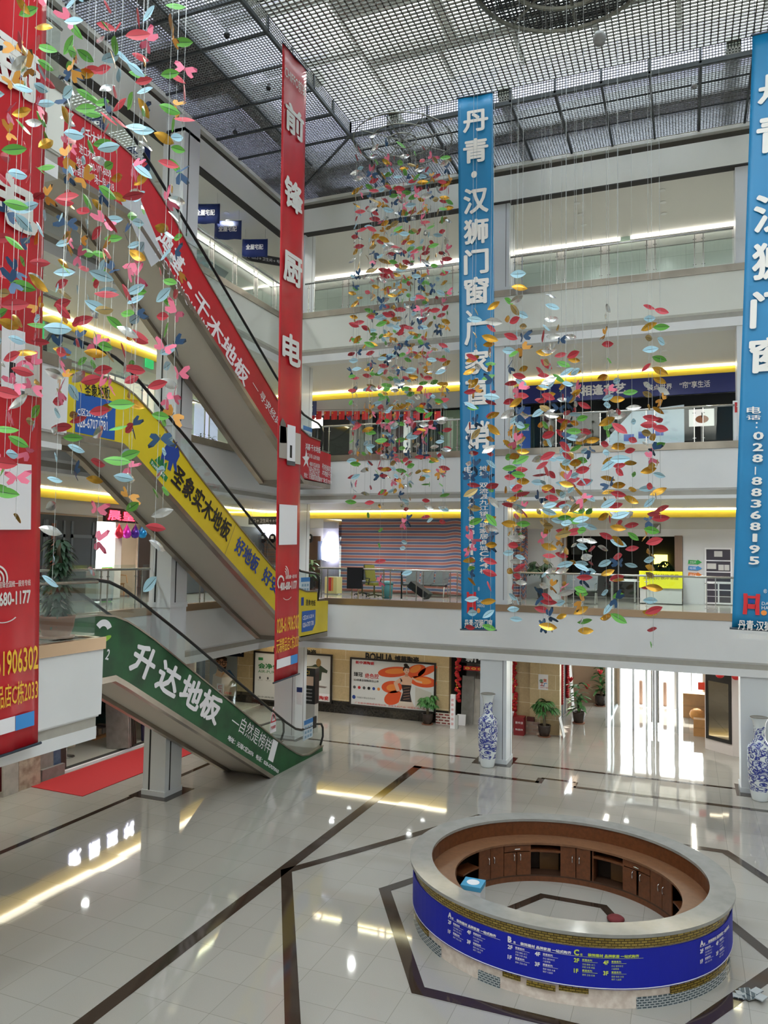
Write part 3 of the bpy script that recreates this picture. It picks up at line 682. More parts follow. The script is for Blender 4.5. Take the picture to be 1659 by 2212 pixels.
# ================================================================== GLASS RAILINGS
def railing(name_label, a, b, z0, h, pitch=1.2, axis='x', at=0, group=None, posts='pair'):
    """a..b along the axis, at = the other coordinate"""
    def P(t, z, off=0): return Vector((t, at+off, z)) if axis == 'x' else Vector((at+off, t, z))
    t = thing('glass_railing', name_label, 'railing', P(a, z0), group)
    MB().tube([P(a, z0+h), P(b, z0+h)], .032, 8).build('handrail', CHROME, t, True)
    k = a+.15; first = True
    while k < b-.1:
        for d in ((0, .24) if posts == 'pair' else (0,)):
            if k+d > b: continue
            m = MB(); q = P(k+d, z0); m.box(q.x-.014, q.y-.014, z0, q.x+.014, q.y+.014, z0+h)
            for zz in (.12, h-.18):
                m.tube([P(k+d-.05, z0+zz), P(k+d+.05, z0+zz)], .012, 5)
            m.build('post', CHROME, t)
        e_ = min(k+pitch, b); s_ = k+(.27 if posts == 'pair' else .04)
        if e_-s_ > .1:
            m = MB(); q0 = P(s_, z0+.05, -.006); q1 = P(e_-.03, z0+h+(.02 if axis == 'x' else .12), .006); m.box(q0.x, q0.y, q0.z, q1.x, q1.y, q1.z); m.build('glass_pane', GLS, t)
        k += pitch
    return t
railing('glass and steel railing along the back gallery of the second floor', -12.15, -6.4, T2, 1.03, 1.18, 'x', YB+.03)
railing('glass and steel railing right of the column on the second floor back gallery', -5.35, 1.3, T2, 1.03, 1.9, 'x', YB+.03)
railing('glass and steel railing along the back gallery of the third floor', -12.2, -6.4, T3, 1.05, 1.18, 'x', YB+.03)
railing('glass and steel railing right of the column on the third floor back gallery', -5.35, 1.3, T3, 1.05, 1.35, 'x', YB+.03)
railing('glass and steel railing along the back gallery of the fourth floor', -12.9, -6.4, T4, 1.08, 1.36, 'x', YB+.03)
railing('glass and steel railing right of the column on the fourth floor back gallery', -5.35, 1.3, T4, 1.08, 1.36, 'x', YB+.03)
for T, nm in ((T2, 'second'), (T3, 'third'), (T4, 'fourth')):
    railing('glass railing on the %s floor left gallery between column and corner' % nm, 18.0, 24.1, T, 1.05, 1.3, 'y', XL-.02)
    railing('glass railing on the %s floor left gallery in front of the column' % nm, 11.2, 17.1, T, 1.05, 1.3, 'y', XL-.02)
railing('low glass railing on the copper trimmed landing beside the green escalator', 5.0, 10.75, T2, .98, 1.9, 'y', -9.75)
railing('glass railing on the landing beside the top of the yellow escalator', 5.0, 10.5, T3, 1.02, 1.9, 'y', -10.5)
railing('glass railing on the landing beside the top of the red escalator', 5.0, 10.5, T4, 1.02, 1.9, 'y', -10.85)

# ================================================================== BANNERS
def banner(label, TL, TR, BL, BR, mat, rod=True):
    TL, TR, BL, BR = map(Vector, (TL, TR, BL, BR)); t = thing('hanging_banner', label, 'banner', (TL+TR)/2)
    N = (TR-TL).cross(TL-BL).normalized()
    nu, nv = 10, 40; vs = []; fs = []
    def pt(u, v): return TL*(1-u)*(1-v)+TR*u*(1-v)+BL*(1-u)*v+BR*u*v
    for j in range(nv+1):
        for i in range(nu+1):
            u, v = i/nu, j/nv
            vs.append(pt(u, v)+N*(.012*math.sin(u*9+v*3)+.006*math.sin(u*23+1)*v-.012))
    for j in range(nv):
        for i in range(nu):
            a = j*(nu+1)+i; fs.append((a, a+1, a+nu+2, a+nu+1))
    cl = MB().add(vs, fs).build('cloth', mat, t, True)
    md = cl.modifiers.new('thickness', 'SOLIDIFY'); md.thickness = .004
    d = (TR-TL).normalized()*.04
    MB().tube([TL-d, TR+d], .022, 8).build('rod', M('rod_metal', '#3c4652', .4, .5), t); MB().tube([BL-d, BR+d], .022, 8).build('rod', M('rod_metal', '#3c4652'), t)
    c_ = MB(); c_.tube([TL+d, TL+d+EZ*1.0], .006, 4); c_.tube([TR-d, TR-d+EZ*1.0], .006, 4); c_.build('cord', DARKM, t)
    def put(body, u0, v0, u1, v1, m, bold=.02, space=1.0):
        O = pt(u0, v1); U = pt(u1, v1)-O; V = pt(u0, v0)-O
        return text(cl, body, O, U.normalized(), V.normalized(), U.length, V.length, m, 'lettering', bold, space, .03)
    def patch(pts, m, name, lift=.012):
        lift = max(lift, .012)+.012
        O = pt(0, 1); U = pt(1, 1)-O; V = pt(0, 0)-O
        return flat(cl, [(p[0]*U.length, (1-p[1])*V.length) for p in pts], O, U.normalized(), V.normalized(), m, name, lift)
    return put, patch
PWG = M('print_soft_white', '#dcdad6', .5)
APPL = M('print_appliance', '#c4bcb4', .4)
def red_design(put, patch):
    put('CHIFFO前锋', .06, .032, .94, .052, PWG, .01)
    put('前', .1, .085, .88, .133, PWG, .035); put('锋', .1, .205, .88, .256, PWG, .035); put('厨', .1, .325, .88, .375, PWG, .035); put('电', .1, .455, .88, .505, PWG, .035)
    patch(rect(.04, .605, .4, .655), M('print_hood', '#a59c93', .4), 'printed_hood'); patch([(.08, .6), (.16, .592), (.3, .6), (.34, .63), (.06, .632)], M('print_hood_dark', '#6d6762', .4), 'printed_hood_top', .012)
    patch(rect(.36, .6, .7, .66), PRW, 'printed_heater', .013); patch(rect(.47, .632, .56, .652), PRK, 'printed_display', .016); patch(rect(.7, .61, .93, .66), APPL, 'printed_boiler', .013); patch(rect(.36, .657, .7, .664), PRGY, 'printed_base', .015)
    patch(rect(.08, .727, .82, .79), PRW, 'printed_square')
    for r in (.05, .1, .15): patch([(p[0], .836+p[1]*.08) for p in arcband(.32, 0, r, r+.022, -75, 15)], PWG, 'printed_wave')
    patch([(.1+p[0], .848+p[1]*.08) for p in arcband(.08, 0, .1, .14, 120, 350)], PWG, 'printed_heart')
    put('前锋全国统一服务专线', .36, .838, .82, .844, PWG, .01); put('400-680-1177', .14, .848, .82, .861, PWG, .03)
    patch([(p[0], .872+p[1]*.05) for p in arcband(.45, -.12, .2, .22, 40, 140)], PWG, 'printed_smile')
    put('028-61906302', .04, .903, .95, .926, PRY, .02); put('元瑞精品店C栋2033', .03, .934, .95, .956, PRY, .01)
    patch(rect(.06, .966, .62, .98), PRW, 'printed_search'); patch(rect(.62, .966, .9, .98), M('print_azure', '#3a8fd6'), 'printed_button', .02); put('搜索', .68, .969, .82, .977, PRW, .0)
xb = -9.5
def vx(px, py): return PX(px, py, xb)
pu, pa = banner('tall red appliance banner hanging in front of the three escalators', vx(611, 92), vx(662, 151), vx(592, 1475), vx(645, 1456), REDB); red_design(pu, pa)
br = vx(84, 1606); tr = Vector((xb, 8.72, 19.55))
pu, pa = banner('tall red appliance banner at the left edge, nearest the viewer', (xb, tr.y-1.27, 19.5), tr, (xb, br.y-1.27, br.z-.05), br, REDB); red_design(pu, pa)
def blue_design(put, patch, rows, ph, ad, lg, bt, u=(.15, .87)):
    for ch, a, b in rows:
        if ch == '·': patch(oval(.5, (a+b)/2, .09, .0065), PWG, 'printed_dot', .03)
        elif ch == '、': put(ch, .2, a, .38, b, PWG, .03)
        else: put(ch, u[0], a, u[1], b, PWG, .03)
    p0, p1, p2 = ph
    put('电', .12, p0, .36, p0+(p1-p0)*.42, PWG, .02); put('话', .12, p0+(p1-p0)*.5, .36, p1-.006, PWG, .02); put('：', .28, p1-.002, .31, p1+.008, PWG, .02)
    s_ = '028-88368195'; d = (p2-p1-.014)/len(s_)
    for i, c in enumerate(s_):
        a = p1+.014+d*i
        if c == '1': put(c, .29, a, .37, a+d*.72, PWG, .03)
        elif c == '-': put('|', .29, a+.1*d, .31, a+.8*d, PWG, .02)
        else: put(c, .24, a, .42, a+d*.72, PWG, .03)
    s_ = '地址 双流县九江镇元瑞家居商城C栋4楼'; d = (ad[1]-ad[0])/len(s_)
    for i, c in enumerate(s_):
        if c != ' ': put(c, .56, ad[0]+d*i, .82, ad[0]+d*(i+.88), PWG, .02)
    a, b = lg
    patch([(.17, a), (.24, a), (.25, (a+b)/2), (.24, b), (.17, b), (.18, (a+b)/2)], PRR, 'printed_pillar'); patch([(.38, a), (.45, a), (.44, (a+b)/2), (.45, b), (.38, b), (.37, (a+b)/2)], PRR, 'printed_pillar')
    patch(rect(.24, a+.1*(b-a), .38, a+.22*(b-a)), PRR, 'printed_bar'); patch(rect(.24, a+.5*(b-a), .38, a+.72*(b-a)), PRR, 'printed_bar'); patch(rect(.27, a+.3*(b-a), .35, a+.45*(b-a)), PRB, 'printed_block')
    put('DANQING', .48, a+.36*(b-a), .88, a+.54*(b-a), PWG, .0); put('HANS', .48, a+.56*(b-a), .7, a+.72*(b-a), PWG, .0); put('®', .5, a-.25*(b-a), .56, a-.05*(b-a), PWG, .0)
    patch(oval(.52, a+.88*(b-a), .05, .12*(b-a)), M('print_orange', '#e08b3a'), 'printed_seal')
    put('丹青·汉狮门窗', .1, bt, .92, bt+.016, PWG, .02); put('全国免费服务热线 400-1190-868', .08, bt+.022, .9, bt+.03, PWG, .0)
yb_ = 20.5
def vy(px, py, y=yb_): return PY(px, py, y)
pu, pa = banner('tall blue window and door banner hanging in the middle of the atrium', vy(989, 212), vy(1065, 199), vy(997, 1360), vy(1070, 1361), BLUEB)
blue_design(pu, pa, [('丹', .03, .072), ('青', .085, .132), ('·', .152, .162), ('汉', .18, .23), ('狮', .24, .288), ('门', .297, .345), ('窗', .35, .402), ('、', .412, .425), ('厂', .435, .478), ('家', .487, .533), ('直', .54, .59), ('销', .62, .672)], (.703, .732, .893), (.703, .9), (.932, .97), .981)
yr = 16.5
tl = vy(1626, 76, yr); bl = vy(1581, 1357, yr)
pu, pa = banner('blue window and door banner at the right edge, nearer the viewer', tl, tl+Vector((1.06, 0, .0)), bl, bl+Vector((1.06, 0, -.02)), BLUEB)
blue_design(pu, pa, [('丹', .075, .125), ('青', .145, .21), ('·', .235, .25), ('汉', .28, .345), ('狮', .362, .425), ('门', .443, .505), ('窗', .52, .58)], (.635, .663, .9), (.635, .895), (.942, .976), .985, (.12, .85))
# ================================================================== RECEPTION DESK
DX, DY = -2.1, 14.33
def ell(a, b, th, z): return Vector((DX+a*math.cos(th), DY+b*math.sin(th), z))
def ering(mb, ao, bo, ai, bi, z0, z1, n=96, t0=0.0, t1=2*math.pi):
    full = abs(t1-t0-2*math.pi) < 1e-6; m = n if full else n+1
    vs = []
    for i in range(m):
        t = t0+(t1-t0)*i/n; vs += [ell(ao, bo, t, z0), ell(ao, bo, t, z1), ell(ai, bi, t, z1), ell(ai, bi, t, z0)]
    fs = []
    for i in range(n):
        j = (i+1) % m
        for k in range(4): fs.append((i*4+k, j*4+k, j*4+(k+1) % 4, i*4+(k+1) % 4))
    if not full: fs += [(0, 1, 2, 3), (4*m-1, 4*m-2, 4*m-3, 4*m-4)]
    return mb.add(vs, fs)
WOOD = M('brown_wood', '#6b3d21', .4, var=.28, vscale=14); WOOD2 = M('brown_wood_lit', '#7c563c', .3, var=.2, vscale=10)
GOLDT = brick_mat('gold_mosaic', '#b39a48', '#8d7530', '#4a3d20', .09, .036, .006, .15, 'XZ', .5, .35)
DARKT = brick_mat('dark_mosaic', '#3c4a52', '#525f66', '#a9aeb0', .07, .035, .008, .2, 'XZ', .5, .1)
PLAST = M('torn_plaster', '#cdbdb2', .8, var=.2, vscale=9, h2='#e2d6cc', bump=.2)
STONE = M('counter_stone', '#93918d', .12, var=.12, vscale=5, spec=.5)
dk = thing('reception_desk', 'oval reception counter with blue floor directory wrapped around its front', 'reception desk', (DX, DY, 0))
ering(MB(), 2.81, 2.6, 2.41, 2.22, 1.05, 1.1).build('countertop', STONE, dk)
ering(MB(), 2.71, 2.5, 2.45, 2.26, .0, 1.05).build('body', PLAST, dk)
ering(MB(), 2.735, 2.525, 2.705, 2.495, .88, 1.05).build('gold_mosaic_band', GOLDT, dk)
bandw = ering(MB(), 2.755, 2.545, 2.74, 2.53, .29, .865).build('blue_directory', DESKB, dk)
ering(MB(), 2.757, 2.547, 2.745, 2.535, .30, .312).build('white_line', PRW, dk)
random.seed(3)
for a0, a1, z0, z1 in ((150, 222, .16, .3), (258, 264, .2, .3), (266, 275, .17, .24), (276, 285, .2, .3), (312, 345, .16, .3)): ering(MB(), 2.735, 2.525, 2.7, 2.49, z0, z1, 20, R_(a0), R_(a1)).build('gold_mosaic_remnant', GOLDT, dk)
for a0, a1, z0, z1 in ((150, 231, .0, .16), (249, 257, .0, .15), (300, 352, .0, .16), (20, 140, 0, .16)): ering(MB(), 2.735, 2.525, 2.7, 2.49, z0, z1, 24, R_(a0), R_(a1)).build('dark_mosaic_remnant', DARKT, dk)
ering(MB(), 2.46, 2.27, 2.43, 2.24, .76, 1.05).build('back_panel', WOOD, dk)
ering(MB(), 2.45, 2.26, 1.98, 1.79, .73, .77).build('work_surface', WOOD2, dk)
CA, CBb = 2.0, 1.81
def th_at(px, py=None):      # cabinet front angle seen at this picture column (far side)
    best = None
    for i in range(1, 360):
        t = math.pi*i/180*1.2-.1*math.pi; q = ell(CA, CBb, t, .4); u = proj(q)
        d = abs(u[0]-px)
        if math.sin(t) > -.12 and (best is None or d < best[0]): best = (d, t)
    return best[1]
ering(MB(), CA+.06, CBb+.06, CA, CBb, 0, .1).build('plinth', WOOD, dk)
DARKI = M('cabinet_inside', '#24150c', .7)
ering(MB(), 2.44, 2.25, 2.36, 2.17, .1, .73).build('cabinet_back', DARKI, dk)
ering(MB(), 2.4, 2.2, CA, CBb, .1, .13).build('cabinet_floor', M('cabinet_floor_wood', '#3a2416', .5), dk)
HAN = M('handle_chrome', '#d6d6d6', .2, .9)
def door(p0, p1, hside, drawer=False):
    t0, t1 = sorted((th_at(p0), th_at(p1))); ztop = .72 if not drawer else .58
    d = ering(MB(), CA+.02, CBb+.02, CA, CBb, .11, ztop, 8, t0+.004, t1-.004).build('cabinet_door', WOOD, dk)
    th = th_at(p1 if hside > 0 else p0); th += (-.035 if (hside > 0) == (th_at(p1) > th_at(p0)) else .035)
    h = MB(); h.tube([ell(CA-.005, CBb-.005, th, .42), ell(CA-.04, CBb-.04, th, .44), ell(CA-.045, CBb-.045, th, .49), ell(CA-.04, CBb-.04, th, .54), ell(CA-.005, CBb-.005, th, .56)], .009, 6); h.build('handle', HAN, d, True)
def drawer(p0, p1):
    t0, t1 = sorted((th_at(p0), th_at(p1))); d = ering(MB(), CA+.02, CBb+.02, CA, CBb, .6, .72, 10, t0+.004, t1-.004).build('drawer', WOOD, dk)
    tm = (t0+t1)/2; MB().tube([ell(CA-.03, CBb-.03, tm-.03, .655), ell(CA-.03, CBb-.03, tm+.03, .655)], .01, 6).build('handle', HAN, d)
for p0, p1, h in ((1036, 1060, 1), (1061, 1087, -1), (1212, 1245, 1), (1246, 1278, -1), (1404, 1429, 1), (1430, 1452, -1)): door(p0, p1, h)
for p0, p1, h in ((1088, 1115, 1), (1116, 1144, -1), (1347, 1376, 1), (1377, 1403, -1)): door(p0, p1, h, True)
drawer(1088, 1144); drawer(1347, 1403)
for p0, p1 in ((1145, 1211), (1279, 1346)):
    t0, t1 = sorted((th_at(p0), th_at(p1)))
    ering(MB(), CA+.3, CBb+.3, CA, CBb, .58, .62, 8, t0, t1).build('shelf', WOOD, dk); ering(MB(), CA+.35, CBb+.35, CA+.3, CBb+.3, .13, .56, 8, t0+.02, t0+(t1-t0)*.6).build('back_board', M('cabinet_board', '#6a4a28', .5), dk)
    for tt in (t0, t1): ering(MB(), CA+.35, CBb+.35, CA, CBb, .1, .73, 2, tt-.006, tt+.006).build('side_board', WOOD, dk)
for p0, p1 in ((1000, 1034), (1453, 1484)):
    t0, t1 = sorted((th_at(p0), th_at(p1))); ering(MB(), CA+.3, CBb+.3, CA, CBb, .4, .43, 8, t0, t1).build('shelf', WOOD, dk)
for k in range(16):
    a = R_(182+k*10.5); ering(MB(), CA+.02, CBb+.02, CA, CBb, .11, .72, 4, a, a+R_(10)).build('cabinet_door', WOOD, dk)
# lettering bent round the counter
PER = [0.0]; NP = 1440
for i in range(NP): PER.append(PER[-1]+(ell(2.76, 2.55, 2*math.pi*(i+1)/NP, 0)-ell(2.76, 2.55, 2*math.pi*i/NP, 0)).length)
def arc_pt(s, z, out=0):
    s = s % PER[-1]; lo, hi = 0, NP
    while hi-lo > 1:
        m = (lo+hi)//2
        if PER[m] <= s: lo = m
        else: hi = m
    t = 2*math.pi*(lo+(s-PER[lo])/(PER[lo+1]-PER[lo]))/NP
    return ell(2.761+out, 2.551+out, t, z)
def arc_s(px, z=.6):
    best = None
    for i in range(0, NP, 2):
        q = ell(2.76, 2.55, 2*math.pi*i/NP, z)
        if (q-CAM).dot(Vector((math.cos(2*math.pi*i/NP)/2.76, math.sin(2*math.pi*i/NP)/2.55, 0))) > 0: continue
        d = abs(proj(q)[0]-px)
        if best is None or d < best[0]: best = (d, PER[i])
    return best[1]
def bent(body, s0, z0, h, mat, w=None, bold=.02):
    vs, fs, x0, x1, y0, y1 = glyphs(body, bold); k = h/(y1-y0); w = w or (x1-x0)*k
    MB().add([arc_pt(s0+(x-x0)/(x1-x0)*w, z0+(y-y0)*k, zz) for x, y, zz in vs], fs).build('lettering', mat, bandw)
YLW = M('print_lime_yellow', '#cddc5a', .5)
def directory(px, col):
    s = arc_s(px)
    bent({0: 'A', 1: 'B', 2: 'C', 3: 'A'}[dirs.index(px)], s, .75, .085, col, None, .04); bent('栋', s+.09, .75, .035, col)
    bent('装饰建材 品牌家居 一站式购齐', s+.2, .752, .045, col, .75, .03)
    ln = MB(); m = 20
    for i in range(m): ln.add([arc_pt(s+1.02*i/m, .738), arc_pt(s+1.02*(i+1)/m, .738), arc_pt(s+1.02*(i+1)/m, .742), arc_pt(s+1.02*i/m, .742)], [(0, 1, 2, 3)])
    ln.build('rule', col, bandw)
    for (du, zz, f, l2) in ((0, .65, '2F', '卫浴 橱柜 木门 |衣柜 沙发 床品'), (0, .5, '1F', '瓷砖 卫浴 灯具'), (.42, .65, '4F', '办公 窗帘布艺 |儿童家具'), (.42, .5, '3F', '套房 软床 沙发 |餐厅 儿童房')):
        bent(f, s+du, zz, .06, col, None, .03); bent('家居系列', s+du+.12, zz+.03, .03, col, .14, .02)
        r = MB()
        for i in range(6): r.add([arc_pt(s+du+.12+.22*i/6, zz+.018), arc_pt(s+du+.12+.22*(i+1)/6, zz+.018), arc_pt(s+du+.12+.22*(i+1)/6, zz+.022), arc_pt(s+du+.12+.22*i/6, zz+.022)], [(0, 1, 2, 3)])
        r.build('rule', col, bandw)
        for n_, tx in enumerate(l2.split('|')): bent(tx, s+du+.12, zz-.03-.04*n_, .026, col, None, .0)
dirs = [969, 1098, 1241, 1511]
for px, col in zip(dirs, (PRW, PRW, YLW, PRW)): directory(px, col)
# things at the desk
p0 = PZ(1024, 1960, 0); p0 = Vector((DX-1.45, DY-.2, 0))
q = PZ(1022, 1906, .48); bx_ = thing('carton', 'white carton with pale blue top inside the reception counter', 'box', (q.x, q.y, 0))
MB().box(q.x-.19, q.y-.19, 0, q.x+.19, q.y+.19, .40).build('carton_body', M('carton_white', '#d9d9dc', .5), bx_); MB().box(q.x-.195, q.y-.195, .40, q.x+.195, q.y+.195, .48).build('carton_top', M('carton_blue', '#4f9fc6', .5), bx_)
MB().lathe([(.12, .48), (.12, .486), (.001, .487)], (q.x, q.y, 0), 20).build('carton_seal', PRW, bx_)
q = PZ(1330, 1988, .02); q = Vector((q.x, q.y, 0))
tag(MB().ball((q.x, q.y, .05), .16, 14, .35).build('cloth_bundle', M('dark_red_cloth', '#6b2326', .8), None, True), 'dark red cloth bundle on the floor inside the reception counter', 'cloth')
tl_ = MB()
for i in range(7): tl_.obox((DX+2.78+.05*i, DY-1.25+.09*(i % 3), .02+.008*i), (1, .3*i, 0), (-.3*i, 1, 0), (0, 0, 1), .09, .06, .008)
tag(tl_.build('mosaic_sheet', DARKT), 'loose dark mosaic tile sheets lying against the counter base', 'tiles', kind='stuff')
# ================================================================== PORCELAIN FLOOR VASES
def vase_mat():
    m = bpy.data.materials.new('blue_white_porcelain'); m.use_nodes = True; nt = m.node_tree; b = nt.nodes['Principled BSDF']
    tc = nt.nodes.new('ShaderNodeTexCoord'); mp = nt.nodes.new('ShaderNodeMapping'); mp.inputs['Scale'].default_value = (3.2, 3.2, 4.2)
    n = nt.nodes.new('ShaderNodeTexNoise'); n.inputs['Scale'].default_value = 1.0; n.inputs['Detail'].default_value = 5; n.inputs['Distortion'].default_value = 2.6
    nt.links.new(tc.outputs['Object'], mp.inputs[0]); nt.links.new(mp.outputs[0], n.inputs['Vector'])
    r = nt.nodes.new('ShaderNodeValToRGB'); e = r.color_ramp.elements
    e[0].position = .44; e[0].color = (*lin('#dfe6ea'), 1); e[1].position = .5; e[1].color = (*lin('#232f86'), 1)
    a = r.color_ramp.elements.new(.56); a.color = (*lin('#2b3a9a'), 1); a = r.color_ramp.elements.new(.6); a.color = (*lin('#cfd8e4'), 1)
    nt.links.new(n.outputs['Fac'], r.inputs['Fac'])
    sp = nt.nodes.new('ShaderNodeSeparateXYZ'); nt.links.new(tc.outputs['Object'], sp.inputs[0])
    z = nt.nodes.new('ShaderNodeValToRGB'); z.color_ramp.interpolation = 'CONSTANT'
    mr = nt.nodes.new('ShaderNodeMapRange'); mr.inputs[1].default_value = 0; mr.inputs[2].default_value = 2.45; nt.links.new(sp.outputs[2], mr.inputs[0]); nt.links.new(mr.outputs[0], z.inputs['Fac'])
    z.color_ramp.elements[0].color = (0, 0, 0, 1); z.color_ramp.elements[0].position = 0; z.color_ramp.elements[1].position = .12; z.color_ramp.elements[1].color = (1, 1, 1, 1)
    q_ = z.color_ramp.elements.new(.885); q_.color = (0, 0, 0, 1)
    mx = nt.nodes.new('ShaderNodeMix'); mx.data_type = 'RGBA'; mx.inputs[6].default_value = (*lin('#dfe6ea'), 1)
    nt.links.new(z.outputs['Color'], mx.inputs[0]); nt.links.new(r.outputs['Color'], mx.inputs[7]); nt.links.new(mx.outputs[2], b.inputs['Base Color'])
    b.inputs['Roughness'].default_value = .08; b.inputs['Coat Weight'].default_value = .4
    return m
VASE = vase_mat()
vp = [(.20, 0), (.215, .03), (.235, .15), (.28, .5), (.305, .9), (.31, 1.25), (.30, 1.5), (.275, 1.6), (.235, 1.65), (.19, 1.7), (.15, 1.8), (.14, 1.95), (.145, 2.1), (.165, 2.25), (.215, 2.38), (.235, 2.42), (.22, 2.42), (.15, 2.25), (.12, 2.1), (.10, 1.7)]
q = PZ(1055, 1653, 0)-Vector((0, .12, 0))
v1 = thing('porcelain_vase', 'tall blue and white porcelain floor vase before the middle column', 'vase', (q.x, q.y, 0))
o_ = MB().lathe(vp, (0, 0, 0), 40).build('vase_body', VASE, None, True); o_.location = (q.x, q.y, .0)
o_.scale = (1, 1, .93); o_.parent = v1; o_.matrix_parent_inverse = Matrix.Translation(-v1.location)
r_ = MB().lathe([(.215, 2.246), (.24, 2.251), (.225, 2.262), (.2, 2.25)], (q.x, q.y, 0), 40).build('rim', M('vase_rim', '#7d786c', .3), v1, True)
q2 = PZ(1642, 1728, 0)
dup(v1, (q2.x-q.x, q2.y-q.y, 0), 'tall blue and white porcelain floor vase at the right edge')
# ================================================================== LEAF MOBILES
def leaf_mesh(name, mat, midrib, L=.33, W=.14, curl=.25):
    n = 8; vs = []; fs = []; mi = []
    for i in range(n+1):
        t = i/n; x = (t-.5)*L; w = W*.5*max(.02, math.sin(math.pi*t)**.75); z = -curl*L*((t-.5)**2)*1.2
        for k, s_ in enumerate((-1, -.06, .06, 1)): vs.append((x, z*.6-abs(s_)*w*.28, s_*w*1.0))
    for i in range(n):
        for k in range(3): a = i*4+k; fs.append((a, a+4, a+5, a+1)); mi.append(1 if k == 1 else 0)
    me = bpy.data.meshes.new(name); me.from_pydata(vs, [], fs); me.materials.append(mat); me.materials.append(midrib)
    for p, m_ in zip(me.polygons, mi): p.material_index = m_; p.use_smooth = True
    return me
def fly_mesh(name, mat, edge, S=.18):
    vs = []; fs = []; mi = []
    def wing(pts, sg, up, m_):
        b = len(vs)
        for (x, y) in pts: vs.append((x*S, abs(y)*S*.45, y*S*sg))
        fs.append(tuple(range(b, b+len(pts)))); mi.append(m_)
    for sg in (-1, 1):
        wing([(0, .03), (.1, .05), (.55, .55), (.62, .95), (.35, 1.0), (.02, .6)], sg, 1, 0); wing([(0, .03), (.02, .55), (-.25, .85), (-.5, .7), (-.42, .3), (-.1, .05)], sg, 1, 0)
        wing([(.5, .6), (.62, .95), (.35, 1.0), (.4, .85)], sg*1.01, 1, 1)
    vs += [(.3*S, -.01, 0), (-.3*S, -.01, .006), (-.3*S, -.01, -.006)]; fs.append((len(vs)-3, len(vs)-2, len(vs)-1)); mi.append(1)
    me = bpy.data.meshes.new(name); me.from_pydata(vs, [], fs); me.materials.append(mat); me.materials.append(edge)
    for p, m_ in zip(me.polygons, mi): p.material_index = m_
    return me
RIBK = M('leaf_rib_dark', '#2c3a3c', .6)
LC = {'red': M('leaf_red', '#b83844', .5), 'sky': M('leaf_light_blue', '#a3cbdb', .5), 'green': M('leaf_green', '#62a844', .5), 'gold': M('leaf_gold', '#c8983a', .25, .75),
      'silver': M('leaf_silver', '#cfd0ce', .2, .8), 'bronze': M('leaf_bronze', '#9c8450', .4, .4)}
LM = {k: leaf_mesh('leaf_'+k, m, m if k in ('gold', 'silver') else (RIBK if k in ('sky', 'green', 'bronze') else M('leaf_rib_red', '#7d1f2b', .6)), curl=.25 if k not in ('gold', 'silver') else .55) for k, m in LC.items()}
FM = {k: fly_mesh('butterfly_'+k, M('wing_'+k, h, .55), M('wing_edge_'+k, h2, .6)) for k, h, h2 in (('pink', '#e0708c', '#b03a5c'), ('navy', '#1f4468', '#10202f'), ('orange', '#cd9038', '#3a3020'))}
STR = M('crystal_string', '#b3b8b8', .15, .3)
WIRE = M('ring_wire', '#77786f', .4, .6)
def mobile(label, cx, cy, R, zring, ringr, strands, wts, seed, size=1.0):
    rnd = random.Random(seed)
    t = thing('leaf_mobile', label, 'hanging mobile', (cx, cy, zring))
    rg = MB()
    for f in (1.0, .62, .28): rg.tube([(cx+R*f*math.cos(2*math.pi*i/40), cy+R*f*math.sin(2*math.pi*i/40), zring) for i in range(40)], ringr, 6, True)
    for k in range(4): a = math.pi*k/4; rg.tube([(cx-R*math.cos(a), cy-R*math.sin(a), zring), (cx+R*math.cos(a), cy+R*math.sin(a), zring)], ringr*.7, 5)
    for k in range(3): a = 2*math.pi*k/3; rg.tube([(cx+R*math.cos(a), cy+R*math.sin(a), zring), (cx, cy, min(19.88, zring+2.5))], .006, 4)
    rg.build('ring', WIRE, t)
    if R > 1.9:
        ms = MB(); k = -R
        while k < R:
            h = math.sqrt(max(0, R*R-k*k)); ms.box(cx+k, cy-h, zring, cx+k+.035, cy+h, zring+.02); ms.box(cx-h, cy+k, zring+.02, cx+h, cy+k+.035, zring+.04); k += .1
        ms.build('mesh_disc', DARKM, t)
    for (dx, dy, ztop, zbot, gap) in strands:
        x, y = cx+dx, cy+dy
        zs = []; z = ztop
        while z > zbot: zs.append(z); z -= gap*rnd.uniform(.6, 1.45)
        if not zs: continue
        s_ = MB(); pts = [(x, y, zring)]
        for zz in zs[::3]: pts.append((x+rnd.uniform(-.012, .012), y+rnd.uniform(-.012, .012), zz))
        pts.append((x, y, zs[-1]-.02)); s_.tube(pts, .0036, 4); so_ = s_.build('strand', STR, t)
        for zz in zs:
            k = rnd.choices(list(wts), list(wts.values()))[0]
            fly = k in FM; me = FM[k] if fly else LM[k]
            o = bpy.data.objects.new('butterfly' if fly else 'leaf', me); COL.objects.link(o); o.parent = so_
            sc = size*rnd.uniform(.82, 1.1); o.scale = (sc, sc, sc)
            yaw = rnd.gauss(0, 1.0)+math.atan2(-x, y)*-1
            o.location = (x+rnd.uniform(-.05, .05), y+rnd.uniform(-.05, .05), zz)
            o.rotation_euler = (rnd.gauss(.15, .35), rnd.gauss(0, .3 if not fly else .9), yaw)
    return t
def rings(rnd, spec):
    out = []
    for n, r, ph in spec:
        for i in range(n): a = 2*math.pi*i/n+ph+rnd.uniform(-.1, .1); out.append((r*math.cos(a), r*math.sin(a)))
    return out
rnd = random.Random(11)
W1 = {'red': 22, 'sky': 14, 'green': 15, 'gold': 13, 'silver': 12, 'bronze': 4, 'pink': 4, 'navy': 9, 'orange': 3}
